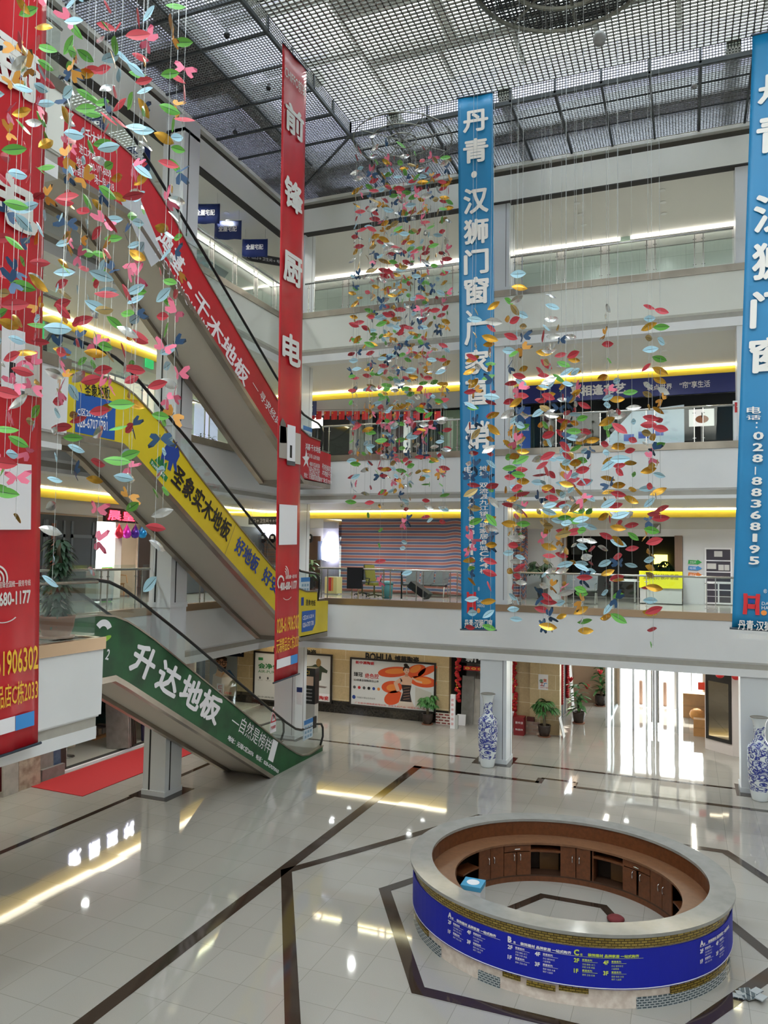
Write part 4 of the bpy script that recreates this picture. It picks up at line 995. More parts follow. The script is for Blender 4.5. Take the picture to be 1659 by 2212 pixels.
st = [(dx, dy, 18.3-rnd.uniform(0, .7), rnd.choice((8.7, 8.2, 7.9, 7.5, 9.4)), .5) for dx, dy in rings(rnd, ((7, .4, 0), (13, .85, .2), (19, 1.36, .1)))]
st += [(-.6, .2, 17.8, 5.7, .7), (.4, -.3, 17.8, 5.8, .7), (.0, .45, 17.8, 6.5, .7)]
mobile('tall mobile of paper leaves left of the middle blue banner', -7.72, 20.35, 1.45, 18.75, .018, st, W1, 5, .98)
W2 = {'red': 20, 'sky': 20, 'green': 14, 'gold': 20, 'silver': 15, 'bronze': 5, 'pink': 4, 'navy': 6, 'orange': 3}
st = []
for dx, dy in rings(rnd, ((5, .45, .4), (10, 1.15, .2), (14, 2.0, .0))):
    st.append((dx, dy, rnd.choice((12.2, 11.7, 10.9, 10.4, 9.9, 9.4)), rnd.choice((5.1, 5.6, 6.2, 6.8, 7.3, 4.9)), .3))
mobile('wide mobile of shiny leaves on long strings right of the middle blue banner', -2.5, 16.65, 2.1, 19.82, .06, st, W2, 9, 1.05)
W3 = {'red': 20, 'sky': 16, 'green': 16, 'gold': 10, 'silver': 9, 'bronze': 3, 'pink': 9, 'navy': 5, 'orange': 6}
st = [(dx, dy, 14.2-rnd.uniform(0, .5), rnd.choice((8.4, 7.7, 7.3, 6.9, 8.9, 6.1)), .36) for dx, dy in rings(rnd, ((4, .3, 0), (9, .8, .3), (12, 1.28, .1)))]
mobile('mobile of paper leaves and butterflies hanging nearest, at the left', -7.78, 8.05, 1.3, 15.6, .02, st, W3, 21, .95)
# ================================================================== PLANTS
POT = M('glazed_pot', '#3d3330', .25, var=.3, vscale=8); SOIL = M('soil', '#3a2c22', .9); BARK = M('trunk_bark', '#6f6350', .8, var=.3); TERRA = M('terracotta', '#8a5a44', .7)
LF1 = M('foliage_green', '#3f7a3a', .5, var=.35, vscale=12); LF2 = M('foliage_dark', '#27472c', .5, var=.4, vscale=10); LF3 = M('foliage_light', '#6d8f5e', .5, var=.35, vscale=10); FLR = M('flower_red', '#d02530', .5)
def blade(mb, p, d, L, W, droop=.4):
    p = Vector(p); d = Vector(d).normalized(); sd = d.cross(EZ); sd = sd.normalized() if sd.length > .01 else EX
    pts = []
    for i in range(5):
        t = i/4; c = p+d*(L*t)-EZ*(droop*L*t*t); w = W*.5*(math.sin(math.pi*min(.97, max(.06, t*.9+.06)))**.8); pts += [c-sd*w, c+sd*w]
    mb.add(pts, [(2*i, 2*i+1, 2*i+3, 2*i+2) for i in range(4)])
def plant(label, base, H, potr, poth, style, seed, flowers=0, mat=None, name='potted_plant', potm=None, group=None):
    r = random.Random(seed); b = Vector(base); t = thing(name, label, 'plant', b, group)
    MB().lathe([(potr*.72, 0), (potr*.95, poth*.5), (potr, poth*.9), (potr*1.05, poth), (potr*.9, poth), (potr*.86, poth*.9), (.001, poth*.9)], b, 20).build('pot', potm or POT, t, True)
    MB().lathe([(potr*1.0, 0), (potr*1.05, .03), (.001, .035)], b, 20).build('saucer', TERRA, t)
    fo = MB(); tr = MB()
    if style == 'money':
        top = b+EZ*(H*.62); tr.tube([b+EZ*poth*.85, b+EZ*(H*.45), top], [.055, .05, .04], 8)
        for k in range(26):
            a = r.uniform(0, 6.28); el = r.uniform(-.1, 1.2); d = Vector((math.cos(a)*math.cos(el), math.sin(a)*math.cos(el), math.sin(el))); q = top+d*r.uniform(.15, H*.3)
            tr.tube([top, q], .006, 4)
            for j in range(6): aa = a+(j-2.5)*.5; blade(fo, q, (math.cos(aa), math.sin(aa), -.1+r.uniform(-.2, .3)), H*.16, H*.055, .7)
    elif style == 'broad':
        top = b+EZ*(H*.4); tr.tube([b+EZ*poth*.85, top], [.035, .03], 7); tr.tube([b+EZ*poth*.85+EX*.05, top+EX*.1], [.03, .02], 6)
        for k in range(46):
            a = r.uniform(0, 6.28); z = r.uniform(.3, .85); blade(fo, b+EZ*(H*z)+Vector((math.cos(a), math.sin(a), 0))*.03, (math.cos(a), math.sin(a), r.uniform(-.1, .9)), H*r.uniform(.22, .33), H*.075, .45)
    elif style == 'column':
        tr.tube([b+EZ*poth*.8, b+EZ*H*.95], [.06, .05], 8)
        for k in range(330):
            a = r.uniform(0, 6.28); z = r.uniform(poth*.9, H); rr = .13+.1*math.sin(z*5+a)*.3+r.uniform(0, .1); blade(fo, b+Vector((math.cos(a)*rr*.6, math.sin(a)*rr*.6, z)), (math.cos(a), math.sin(a), r.uniform(-.8, .3)), r.uniform(.12, .22), .075, .5)
    tr.build('trunk', BARK, t); tag(fo.build('foliage', mat or LF1, t), kind='stuff')
    for k in range(flowers):
        a = 2.1*k+.6; q = b+Vector((math.cos(a)*H*.2, math.sin(a)*H*.2-.05, H*(.72+.13*(k % 2))))
        f_ = MB()
        for i in range(9): an = i*.7; blade(f_, q, (math.cos(an)*.6, math.sin(an)*.6, .8), H*.12, H*.05, -.1)
        f_.build('flower', FLR, t)
    return t
def g0(px, py): v = PZ(px, py, 0); return Vector((v.x, v.y, 0))
plant('small money tree in a dark pot before the large orange poster', g0(927, 1562)-EY*.22, 1.32, .22, .42, 'money', 1)
plant('money tree in a dark pot before the beige pier with the paper notice', g0(1178, 1588)-EY*.22, 1.55, .23, .42, 'money', 2)
plant('leafy plant with red flowers beside the leaning tile boards', g0(1250, 1562), 1.85, .24, .45, 'broad', 3, 2)
plant('leafy plant with three red flowers nearest the street doors', g0(1290, 1524)+EX*.15, 2.0, .26, .48, 'broad', 4, 3)
q = PZ(123, 1375, T2); plant('dark columnar climbing plant in a clay pot behind the landing glass', (PX(122, 1360, -10.35).x, PX(122, 1360, -10.35).y, T2), 1.75, .3, .38, 'column', 5, 0, LF2, potm=TERRA)
# ================================================================== GROUND FLOOR, BACK WALL
BK = SB-.03
def wrect(tl, br, y=BK):
    a = PY(*tl, y); b = PY(*br, y); return a.x, b.z, b.x, a.z      # x0, z0, x1, z1
def poster(label, tl, br, y=BK, frame=True, bg='#dcdcdc', cat='poster', d=.05):
    x0, z0, x1, z1 = wrect(tl, br, y); t = thing('poster', label, cat, ((x0+x1)/2, y, z0))
    MB().box(x0, y-d, z0, x1, y-.005, z1).build('board', M('poster_'+bg, bg, .25), t)
    if frame:
        f = MB(); w_ = .07
        for q in ((x0-w_, z0-w_, x1+w_, z0), (x0-w_, z1, x1+w_, z1+w_), (x0-w_, z0, x0, z1), (x1, z0, x1+w_, z1)): f.box(q[0], y-d-.03, q[1], q[2], y-.005, q[3])
        f.build('frame', M('poster_frame', '#26211f', .3), t)
    W_, H_ = x1-x0, z1-z0; O = Vector((x0, y-d, z0))
    def art(pts, m, name, lift=.004): return flat(t, [(p[0]*W_, p[1]*H_) for p in pts], O, EX, EZ, m, name, lift)
    def tx(body, u0, v0, u1, v1, m, bold=.02): return text(t, body, O+EX*u0*W_+EZ*v0*H_, EX, EZ, (u1-u0)*W_, (v1-v0)*H_, m, 'lettering', bold, 1, .008)
    return t, art, tx
OR1 = M('print_orange_petal', '#e2562a', .5); OR2 = M('print_orange_light', '#ee8a3c', .5); SKIN = M('print_skin', '#e3b79d', .5); SKIN2 = M('print_skin_shade', '#c9957a', .5); HAIR = M('print_hair', '#2a1712', .5); BODI = M('print_bodice', '#2c2226', .5); SKRT = M('print_skirt', '#d9c8ba', .5)
t, art, tx = poster('large advertising poster of a woman with orange petals under black lettering', (761, 1423), (938, 1537))
for c in ((.52, .78, .2, .11, 20), (.78, .83, .17, .1, 60), (.87, .62, .16, .12, -10), (.5, .45, .14, .12, 60), (.52, .22, .1, .17, -20), (.92, .86, .16, .06, 50)): art(oval(*c[:4], n=22, tilt=c[4]), OR1, 'petal', .002)
for c in ((.54, .8, .13, .06, 15), (.87, .64, .1, .07, -10), (.78, .88, .1, .05, 60), (.5, .44, .08, .06, 60)): art(oval(*c[:4], n=18, tilt=c[4]), OR2, 'petal_glow', .003)
art([(.56, .02), (.6, .2), (.62, .36), (.7, .36), (.74, .2), (.78, .04), (.72, .02)], SKRT, 'skirt', .004); art([(.78, .05), (.9, .14), (.99, .1), (.97, .4), (.78, .5)], M('print_smoke', '#c9c3ba', .5), 'smoke', .0035)
art([(.6, .66), (.64, .72), (.7, .72), (.745, .66), (.73, .5), (.62, .5)], SKIN, 'shoulders', .005); art([(.6, .67), (.52, .55), (.56, .36), (.6, .38), (.57, .53), (.63, .6)], SKIN, 'arm', .005); art([(.735, .67), (.79, .6), (.86, .58), (.86, .62), (.8, .64), (.745, .7)], SKIN, 'arm', .005)
art([(.615, .52), (.735, .52), (.72, .36), (.74, .16), (.6, .16), (.635, .36)], BODI, 'bodice', .006); art([(.655, .7), (.695, .7), (.692, .78), (.658, .78)], SKIN2, 'neck', .006)
art(oval(.672, .84, .036, .075, 20), SKIN, 'face', .007); art([(.63, .83), (.64, .91), (.665, .945), (.7, .94), (.712, .89), (.7, .875), (.665, .885), (.648, .86), (.645, .82)], HAIR, 'hair', .008); art(oval(.665, .95, .026, .035, 14), HAIR, 'hair_bun', .008)
for u in (.66, .69): art(oval(u, .845, .007, .007, 8), HAIR, 'eye', .009)
art(oval(.677, .795, .01, .006, 8), PRR, 'mouth', .009)
for k in range(5): art([(.64, .2+.06*k), (.715, .23+.06*k), (.715, .238+.06*k), (.64, .208+.06*k)], SKIN2, 'lacing', .009)
tx('新中源陶瓷', .05, .9, .28, .97, PRR, .03); tx('臻冠', .03, .62, .14, .72, PRK, .02); tx('绝色控', .17, .6, .34, .71, PRR, .02); tx('5D喷墨全抛釉瓷日上市', .03, .52, .34, .57, PRK, .01)
for k in range(6): art(oval(.04+.06*k, .38, .018, .035, 10), (PRGY, PRR, PRGY, PRK, PRB, OR2)[k], 'product_icon')
art(oval(.035, .16, .022, .045, 14), PRB, 'seal'); tx('中国航天事业合作伙伴', .07, .14, .3, .18, PRGY, .0); tx('广东新中源陶瓷有限公司  国家免检产品  中国名牌产品', .05, .02, .9, .06, PRR, .0)
lt_ = thing('wall_lettering', 'raised black lettering on the beige wall above the large poster', 'sign', PY(790, 1424, BK))
a = PY(790, 1427, BK); b = PY(906, 1434, BK); text(lt_, 'BOHUA', a, EX, EZ, (b.x-a.x)*.52, .34, PRK, 'lettering', .04, 1, .04); text(lt_, '博華陶瓷', a+EX*(b.x-a.x)*.55, EX, EZ, (b.x-a.x)*.45, .3, PRK, 'lettering', .04, 1, .04)
lt_ = thing('wall_lettering', 'raised black lettering on the beige wall above the dark sculpture poster', 'sign', PY(600, 1412, BK))
a = PY(592, 1412, BK); text(lt_, 'BOHUA博華陶瓷', a, EX, EZ, PY(684, 1416, BK).x-a.x, .3, PRK, 'lettering', .04, 1, .04)
t, art, tx = poster('poster with a dark green carved form floating over a slab', (640, 1412), (714, 1516))
art([(.55, .45), (.6, .66), (.42, .62), (.28, .66), (.3, .74), (.48, .76), (.56, .8), (.72, .78), (.92, .68), (.9, .62), (.76, .64), (.74, .46), (.66, .42)], M('print_moss', '#33402f', .5), 'carved_form'); art(oval(.66, .84, .07, .09, 14), M('print_straw', '#9a7a4a', .5), 'carved_head', .006)
art([(.2, .32), (.85, .29), (.92, .325), (.2, .36)], M('print_slab', '#7d6f6c', .5), 'printed_slab'); art(rect(0, 0, 1, .17), PRW, 'white_band'); tx('新中源陶瓷', .3, .03, .96, .12, PRR, .03)
t, art, tx = poster('pale poster with green lettering half hidden by the red banner', (553, 1409), (622, 1515))
art(rect(.1, .84, .24, .9), PRG, 'green_mark'); tx('会净化', .1, .66, .75, .78, PRG, .03); tx('AIR-PURIFY', .1, .57, .8, .63, PRG, .0)
for k in range(3): art(oval(.16+.24*k, .46, .03, .03, 10), PRGY, 'icon'); tx('净化 空气', .1+.24*k, .4, .25+.24*k, .42, PRGY, 0)
tx('新中源陶瓷', .1, .03, .6, .07, PRGY, .0)
t, art, tx = poster('portrait poster of a bearded person in dark round glasses', (455, 1414), (511, 1504), bg='#8f979c', frame=False)
art([(.1, .05), (.14, .5), (.4, .62), (.7, .62), (.98, .42), (1, .05)], M('print_beige_shirt', '#cbb9a3', .5), 'shirt'); art([(.62, .62), (.75, .66), (1, .45), (1, .34)], M('print_denim', '#33567d', .5), 'collar', .006)
art([(.22, .48), (.3, .66), (.45, .56), (.62, .62), (.45, .44)], M('print_scarf', '#d59a5a', .5), 'scarf', .007); art(oval(.44, .8, .2, .19, 22), SKIN2, 'face', .007); art([(.27, .72), (.33, .62), (.46, .58), (.58, .64), (.62, .74), (.46, .68)], HAIR, 'beard', .009)
art([(.24, .86), (.28, .99), (.5, 1), (.64, .95), (.63, .86), (.45, .92)], HAIR, 'hair', .009)
for u in (.35, .53): art(arcband(u, .82, .05, .07, 0, 359, 14), PRK, 'glasses', .011)
art(rect(.2, .825, .66, .84), PRK, 'glasses_bar', .011); art(rect(0, 0, 1, .13), M('print_cream', '#c9bda6', .5), 'band', .005); tx('广源陶瓷', .35, .03, .85, .1, PRR, .02)
t, art, tx = poster('dark navy name board above the portrait poster', (452, 1396), (527, 1419), bg='#23273a', frame=False); tx('陶瓷', .7, .4, .95, .9, PRW, .01)
t, art, tx = poster('blue grey poster with hanging cloths half hidden behind the green escalator', (398, 1420), (442, 1490), bg='#5d7383', frame=False)
for k in range(4): art(rect(.1+.22*k, .1, .24+.22*k, .95), M('print_cloth%d' % (k % 2), ('#33506b', '#7d93a0')[k % 2], .5), 'printed_cloth')
t, art, tx = poster('small red and white lit sign on a post before the portrait poster', (470, 1476), (484, 1500), y=BK-.5, bg='#f2eeee', frame=False); tx('红', .2, .5, .8, .9, PRR, .02); tx('木', .2, .1, .8, .45, PRR, .02)
# black information stand beside the corner column
q = g0(664, 1578); x, y = q.x, q.y; t = thing('information_stand', 'narrow black and grey information stand beside the corner column', 'sign', q)
MB().box(x-.02, y-.28, 0, x+.42, y+.02, 1.05).build('base', M('stand_grey', '#b5b3ae', .35), t); MB().box(x-.03, y-.3, 1.05, x+.43, y+.03, 2.35).build('head', BLACK, t)
MB().box(x+.06, y-.31, 1.72, x+.36, y-.3, 2.05).build('screen', M('screen_warm', '#d9b8a0', .4), t); text(t, 'C1', (x+.05, y-.3, 2.12), EX, EZ, .14, .14, PRY, 'lettering', .02, 1, .012)
for k in range(4): text(t, '导购指引', (x+.08, y-.3, 1.16+.13*k), EX, EZ, .24, .05, PRW, 'lettering', 0, 1, .012)
q = PY(640, 1500, 24.25); t = thing('notice_paper', 'small white and navy notice stuck on the corner column', 'notice', q)
MB().box(q.x, 24.28, q.z-.35, q.x+.22, 24.293, q.z+.25).build('sheet', PRW, t); MB().box(q.x, 24.275, q.z+.08, q.x+.22, 24.28, q.z+.25).build('header', NAVY, t)
# ---- tile shop doorway with red garlands
dk_ = MB(); dk_.box(-8.75, SB+2.4, 0, -6.4, SB+2.5, C1); dk_.box(-8.85, SB+.3, 0, -8.75, SB+2.5, C1); dk_.box(-6.5, SB+.3, 0, -6.4, SB+2.5, C1)
struct('wall_tile_shop', dk_, M('shop_dark', '#4a4642', .6))
t, art, tx = poster('black shop sign with white characters over the garlanded doorway', (998, 1409), (1090, 1437), y=SB+.05, bg='#19171a', frame=False, cat='sign'); tx('新中源', .1, .1, .95, .92, PRW, .03)
t, art, tx = poster('red festive valance with yellow characters under the black shop sign', (1002, 1438), (1088, 1453), y=SB+.04, bg='#c4252c', frame=False, cat='banner')
for k in range(6): art(oval(.1+.16*k, .5, .06, .3, 14), PRY, 'yellow_motif'); art(oval(.1+.16*k, .5, .04, .14, 14), PRR, 'red_motif', .006)
def garland(label, px, y, z0, z1):
    q = PY(px, 1480, y); m = MB(); r = random.Random(px)
    for k in range(int((z1-z0)/.07)):
        a = r.uniform(0, 6.28); m.ball((q.x+.06*math.cos(a), y-.08+.05*math.sin(a), z0+.07*k), r.uniform(.06, .1), 7, .8)
    t = thing('garland', label, 'garland', (q.x, y-.08, z1), 'red garlands beside the tile shop door'); m.build('red_tassels', M('garland_red', '#b3161f', .7), t)
    g = MB()
    for k in range(10): g.ball((q.x+r.uniform(-.08, .08), y-.17, z0+.2+r.uniform(0, z1-z0-.3)), .028, 6)
    g.build('gold_beads', M('bead_gold', '#d8a030', .3, .6), t)
garland('red festive garland left of the tile shop doorway', 991, SB, .95, 3.1); garland('red festive garland right of the tile shop doorway, behind the column', 1112, SB, .5, 3.1)
def board(name, label, cat, p, w_, h_, d, mat, yaw=0.0, lean=.12, group=None, extra=None):
    """slab leaning backwards; p = middle of its lower front edge"""
    p = Vector(p); U = Vector((math.cos(yaw), math.sin(yaw), 0)); B = Vector((-math.sin(yaw), math.cos(yaw), 0)); V = (EZ*math.cos(lean)+B*math.sin(lean)).normalized(); N = U.cross(V)
    m = MB(); m.obox(p+V*(h_/2)-N*(d/2), U, V, N, w_/2, h_/2, d/2); o = m.build(name, mat); tag(o, label, cat, group)
    return o, p, U, V, N
SLAB = M('stone_slab', '#8d8a86', .4, var=.2, vscale=5); SLAB2 = M('stone_slab_light', '#b4aea5', .35, var=.2, vscale=4)
board('stone_slab', 'pale tall stone slab leaning in the tile shop doorway, rightmost', 'slab', g0(1018, 1566)+EY*.15, .55, 1.75, .04, SLAB2, .1, .1)
board('stone_slab', 'grey stone slab leaning in the tile shop doorway, leftmost', 'slab', g0(1005, 1566)+EY*.2, .5, 1.85, .04, SLAB, -.1, .08)
board('floor_tile', 'square white tile at the foot of the tile shop doorway', 'tile', g0(996, 1567), .34, .42, .02, PRW, 0, .12)
for k, px in enumerate((1017, 1030)):
    board('door_leaf', ('tall grey shop panel standing inside the tile shop', 'tall beige shop panel standing inside the tile shop')[k], 'panel', (PY(px, 1500, SB+1.2).x, SB+1.2+.2*k, 0), .4, 2.3, .05, (SLAB, SLAB2)[k], 0, .03)
BRK = brick_mat('sample_brick', '#8c3a34', '#7a2f2c', '#d9cfc8', .24, .11, .03, .6, 'XZ', .5); BRK2 = brick_mat('sample_brick_pale', '#cdb19c', '#6b4f46', '#8a7a70', .3, .12, .02, .6, 'XZ', .5)
x0, z0, x1, z1 = wrect((943, 1541), (984, 1568), SB-.1); tag(MB().box(x0, SB-.2, 0, x1, SB-.12, z1+.05).build('brick_panel', BRK), 'low red brick sample panel against the beige wall', 'sample board')
q = g0(977, 1574); t = thing('sign_post', 'narrow white standing sign with red letters before the brick panel', 'sign', q); MB().box(q.x-.09, q.y, 0, q.x+.09, q.y+.12, 1.28).build('board', PRW, t)
for k in range(6): text(t, '砖', (q.x-.05, q.y, .12+.18*k), EX, EZ, .1, .11, PRR, 'lettering', .0, 1, .006)
MB().box(q.x+.09, q.y+.02, 0, q.x+.2, q.y+.14, .5).build('foot', LGREY, t)
x0, z0, x1, z1 = wrect((1110, 1551), (1132, 1583), 28.45); t = thing('sample_case', 'dark red sample case on the floor left of the money tree', 'box', (x0, 28.45, 0)); MB().box(x0, 28.4, 0, x1, 28.8, .66).build('case', M('case_red', '#7d1a20', .5), t)
text(t, '新中源', (x0+.07, 28.4, .42), EX, EZ, .28, .09, PRW, 'lettering', 0, 1, .006); text(t, '陶瓷砖', (x0+.07, 28.4, .18), EX, EZ, .28, .07, PRW, 'lettering', 0, 1, .006)
tag(MB().box(x1+.03, 28.78, 0, x1+.3, 28.93, .62).build('sample_case', M('case_red_dark', '#4f1416', .5)), 'dark low box behind the red sample case', 'box')
q = g0(1105, 1582); tag(MB().lathe([(.1, 0), (.1, .12), (.055, .2), (.08, .4), (.05, .6), (.09, .72), (.1, .78)], q, 12).build('baluster', PRW, None, True), 'small white turned baluster beside the column', 'baluster')
board('sample_board', 'brick pattern sample board left of the money tree pot', 'sample board', g0(1150, 1588), .5, .48, .04, BRK2, 0, .15)
WDB = brick_mat('sample_rack_boards', '#8a6f66', '#d8d2ca', '#5f4c46', .6, .12, .01, .5, 'XZ', .3)
board('sample_board', 'tall stacked stone sample board right of the money tree pot', 'sample board', g0(1196, 1586)-EY*.08, .45, .98, .05, WDB, 0, .1)
q = Vector((-5.0, 28.99, PY(1170, 1470, 28.99).z)); x0, z0, x1, z1 = wrect((1163, 1456), (1184, 1491), 28.99); t = thing('notice_paper', 'white paper notice with coloured characters on the beige pier', 'notice', (x0, 28.99, z0)); MB().box(x0, 28.98, z0, x1, 28.995, z1).build('sheet', PRW, t)
for k, (c, m, u, v) in enumerate((('佳', PRG, .12, .46), ('货', OR1, .5, .5), ('工', PRR, .2, .26), ('厂', M('print_cyan', '#2f86c8'), .54, .22))): text(t, c, (x0+u*(x1-x0), 28.98, z0+v*(z1-z0)), EX, EZ, .36*(x1-x0), .22*(z1-z0), m, 'lettering', .03, 1, .004)
text(t, '佳货工厂直销', (x0+.08, 28.98, z0+.06), EX, EZ, (x1-x0)*.8, .05, PRR, 'lettering', 0, 1, .004)
for k in range(4):
    board('tile_panel', ('pale tile panel leaning on the pier corner, lowest of the row', 'white tile panel leaning on the corridor wall, second of the row', 'grey tile panel leaning on the corridor wall, third of the row', 'narrow beige tile panel leaning on the corridor wall, last of the row')[k], 'tile', (-4.25+(-.38 if k else 0), 28.85+.62*k, 0), .45, .75+.12*k, .03, (SLAB2, PRW, SLAB, SLAB2)[k], R_(90), .22)
# corridor doorway with red decorations
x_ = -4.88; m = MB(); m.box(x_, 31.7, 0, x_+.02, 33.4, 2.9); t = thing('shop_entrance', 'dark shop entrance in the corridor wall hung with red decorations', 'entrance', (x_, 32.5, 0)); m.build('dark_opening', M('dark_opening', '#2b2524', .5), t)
m = MB()
for y_ in (31.75, 33.35):
    for k in range(24): m.ball((x_+.09, y_, .7+.095*k), .085, 7)
m.build('red_tassels', M('garland_red', '#b3161f', .7), t); MB().box(x_+.02, 31.9, 2.1, x_+.04, 33.2, 2.6).build('red_paper', M('paper_red', '#e0402c', .6), t)
for yy in (31.6, 32.55, 33.5): MB().box(x_, yy, 0, x_+.05, yy+.1, 2.95).build('post', M('white_post', '#e6dfd8', .5), t)
board('white_board', 'white curved board leaning beside the corridor shop entrance', 'board', (x_+.25, 34.1, 0), .7, 1.9, .03, PRW, R_(90), .08)
# ---- street end: bollards, boxes, bag, trolley
for k, px in enumerate((1384, 1437)):
    q = PZ(px, 1522, 0); tag(MB().lathe([(.09, 0), (.09, 1.0), (.07, 1.06), (.001, 1.08)], (q.x, 36.9, 0), 14).build('bollard', M('bollard_brown', '#8a6a58', .6), None, True), ('brown bollard outside the street doors, left one', 'brown bollard outside the street doors, right one')[k], 'bollard')
CARD = M('cardboard', '#b98a58', .8, var=.1)
def carton(label, x, y, w_, d, h_, z=0, mat=None): 
    t = thing('cardboard_box', label, 'box', (x, y, z)); MB().box(x, y, z, x+w_, y+d, z+h_).build('box_body', mat or CARD, t); MB().box(x, y-.004, z+h_*.46, x+w_, y, z+h_*.54).build('tape', M('tape', '#a57a48', .4), t); return t
q = g0(1512, 1590); carton('small brown cardboard box beside the white mirrored pier', q.x-.22, q.y-.1, .45, .4, .62)
q = g0(1478, 1552); carton('large open cardboard box by the street doors', q.x-.05, q.y+.2, .95, .7, 1.0)
q = g0(1500, 1550); tag(MB().ball((q.x+.1, q.y-.75, .28), .3, 12, .85).build('sack', M('sack_orange', '#d89038', .7, var=.2), None, True), 'orange plastic sack before the large cardboard box', 'sack')
t = thing('trolley', 'grey tube trolley behind the cardboard box by the street doors', 'trolley', (q.x, q.y+1.2, 0)); MB().tube([(q.x-.1, q.y+1.15, .2), (q.x-.1, q.y+1.15, 1.75), (q.x+.1, q.y+1.15, 1.85), (q.x+.5, q.y+1.15, 1.85), (q.x+.6, q.y+1.15, 1.7), (q.x+.6, q.y+1.15, .2)], .02, 6).build('push_bar', CHROME, t); MB().box(q.x-.15, q.y+1.0, .14, q.x+.65, q.y+1.5, .2).build('deck', GREY, t)
wl = MB()
for dx in (-.1, .6):
    for dy in (1.0, 1.55): MB().lathe([(.07, -.02), (.07, .02)], (q.x+dx, q.y+dy, .07), 10).build('wheel', RUBBER, t)
# ---- white pier with dark framed mirror at the right
A = Vector((.52, 29.32, 0)); B = Vector((1.36, 28.6, 0)); Cc = Vector((1.75, 28.62, 0)); D = Vector((1.75, 29.4, 0))
t = thing('mirrored_pier', 'white shop pier with a tall dark framed mirror', 'pier', A)
MB().prism([(p.x, p.y) for p in (A, B, Cc, D)], 'z', 0, C1).build('pier_body', M('pier_white', '#d9cfcb', .5), t)
U = (B-A).normalized(); L = (B-A).length; N = U.cross(EZ)
m = MB()
for u0, u1, z0, z1 in ((.06, L-.02, 2.38, 2.75), (.06, .16, .42, 2.38), (L-.12, L-.02, .42, 2.38), (.06, L-.02, .38, .5)): m.obox(A+U*(u0+u1)/2+EZ*(z0+z1)/2+N*.01, U, EZ, N, (u1-u0)/2, (z1-z0)/2, .025)
m.build('mirror_frame', M('mirror_frame', '#262423', .35), t)
m = MB(); m.obox(A+U*(L/2+.02)+EZ*1.44+N*.008, U, EZ, N, L/2-.13, .95, .012); m.build('mirror_glass', M('mirror_glass', '#b9b0a0', .03, 1.0), t)
for k, (px, py) in enumerate(((1555, 1458), (1590, 1462))):
    q = PY(px, py, 28.4); t2 = tag(MB().ball(q, .14, 12, .8).build('lantern', M('lantern_red', '#cf1d20', .5), None, True), ('small red lantern above the mirror, left one', 'small red lantern above the mirror, right one')[k], 'lantern')
q = PY(1515, 1482, 29.2); tag(MB().obox(q, (1, .3, 0), (-.3, 1, 0), (0, 0, 1), .11, .02, .13).build('paper_tag', M('tag_red', '#e8452c', .5)), 'bright red paper charm hanging beside the mirrored pier', 'charm')
# ================================================================== GROUND FLOOR, LEFT SIDE
tag(MB().prism([(-17.02, 16.42), (-15.08, 16.36), (-15.1, 23.6), (-17.02, 23.6)], 'z', .004, .016).build('carpet', M('carpet_red', '#b4262b', .9, var=.15, vscale=60)), 'long red carpet runner along the left shop fronts', 'carpet')
sh = MB(); sh.box(-26, -3, .005, SL-.03, 33, .05); struct('floor_left_shop', sh, M('shop_floor_cream', '#d9d6c8', .08))
kb = MB(); kb.box(SL-.03, 16.5, 0, SL+.07, 23.8, .06); struct('trim_threshold', kb, PRW); kb = MB(); kb.box(SL-.25, 17.6, .05, SL-.05, 23.8, .055); struct('trim_threshold_dark', kb, DGAP)
ws = MB(); ws.box(-22.6, -3, 0, -22.4, 33, C1); ws.box(-22.5, 24.2, 0, SL, 24.3, C1); struct('wall_left_shop', ws, M('shop_wall_cream', '#cfc8ba', .6))
def lx(px, py, x=SL): v = PX(px, py, x); return v
MARB = M('marble_panel', '#b9aa98', .3, var=.25, vscale=5, h2='#8f7c6c'); BLUP = M('blue_panel', '#2b4468', .35, var=.4, vscale=4, h2='#51697f'); DKP = M('dark_panel', '#3a3530', .4)
def standing(label, y0, y1, h, mat, x=SL+.03, th=.06, lean=.06):
    o = MB(); o.obox((x-.02, (y0+y1)/2, h/2), (0, 1, 0), (lean*-1, 0, 1), (1, 0, lean), (y1-y0)/2, h/2, th/2); return tag(o.build('tile_panel', mat), label, 'tile panel')
standing('pale tile panel at the far left under the landing', 15.45, 15.95, .95, SLAB2, SL+.25); standing('beige marbled tile panel with a torn label at the lower left', 16.0, 16.75, 1.1, MARB, SL+.2)
standing('dark red decorated panel behind the tile panels at the lower left', 15.0, 16.3, 1.75, M('panel_red', '#6b1c22', .5, var=.3), SL-.1); standing('blue marbled panel, left of the pair', 16.4, 16.85, 1.75, BLUP, SL-.08); standing('grey stone panel between the two blue panels', 16.9, 17.42, 1.85, SLAB, SL-.02)
standing('blue marbled panel, right of the pair', 17.44, 17.72, 1.85, BLUP, SL-.04); standing('dark brown panel standing at the shop entrance edge', 17.78, 18.05, 1.7, DKP, SL-.15)
tag(MB().box(SL+.03, 16.9, 0, SL+.14, 17.75, .32).build('low_shelf', SLAB), 'low grey shelf ledge at the foot of the blue panels', 'shelf')
for k in range(5):
    o = MB(); yk = 20.5+.13*k; o.obox((SL-.35-.04*k, yk, .95), (.95, .12, .15), (-.12, .05, 1), (0, 1, 0), .42, .88, .025); tag(o.build('stone_slab', SLAB if k < 2 else DKP), ('large grey stone slab at the front of the leaning rack', 'grey stone slab second in the leaning rack', 'dark slab third in the leaning rack', 'dark slab fourth in the leaning rack', 'dark slab last in the leaning rack')[k], 'slab')
standing('navy fabric panel behind the leaning slabs', 21.7, 22.6, 2.6, M('navy_panel', '#2b2c4c', .5), SL-.35)
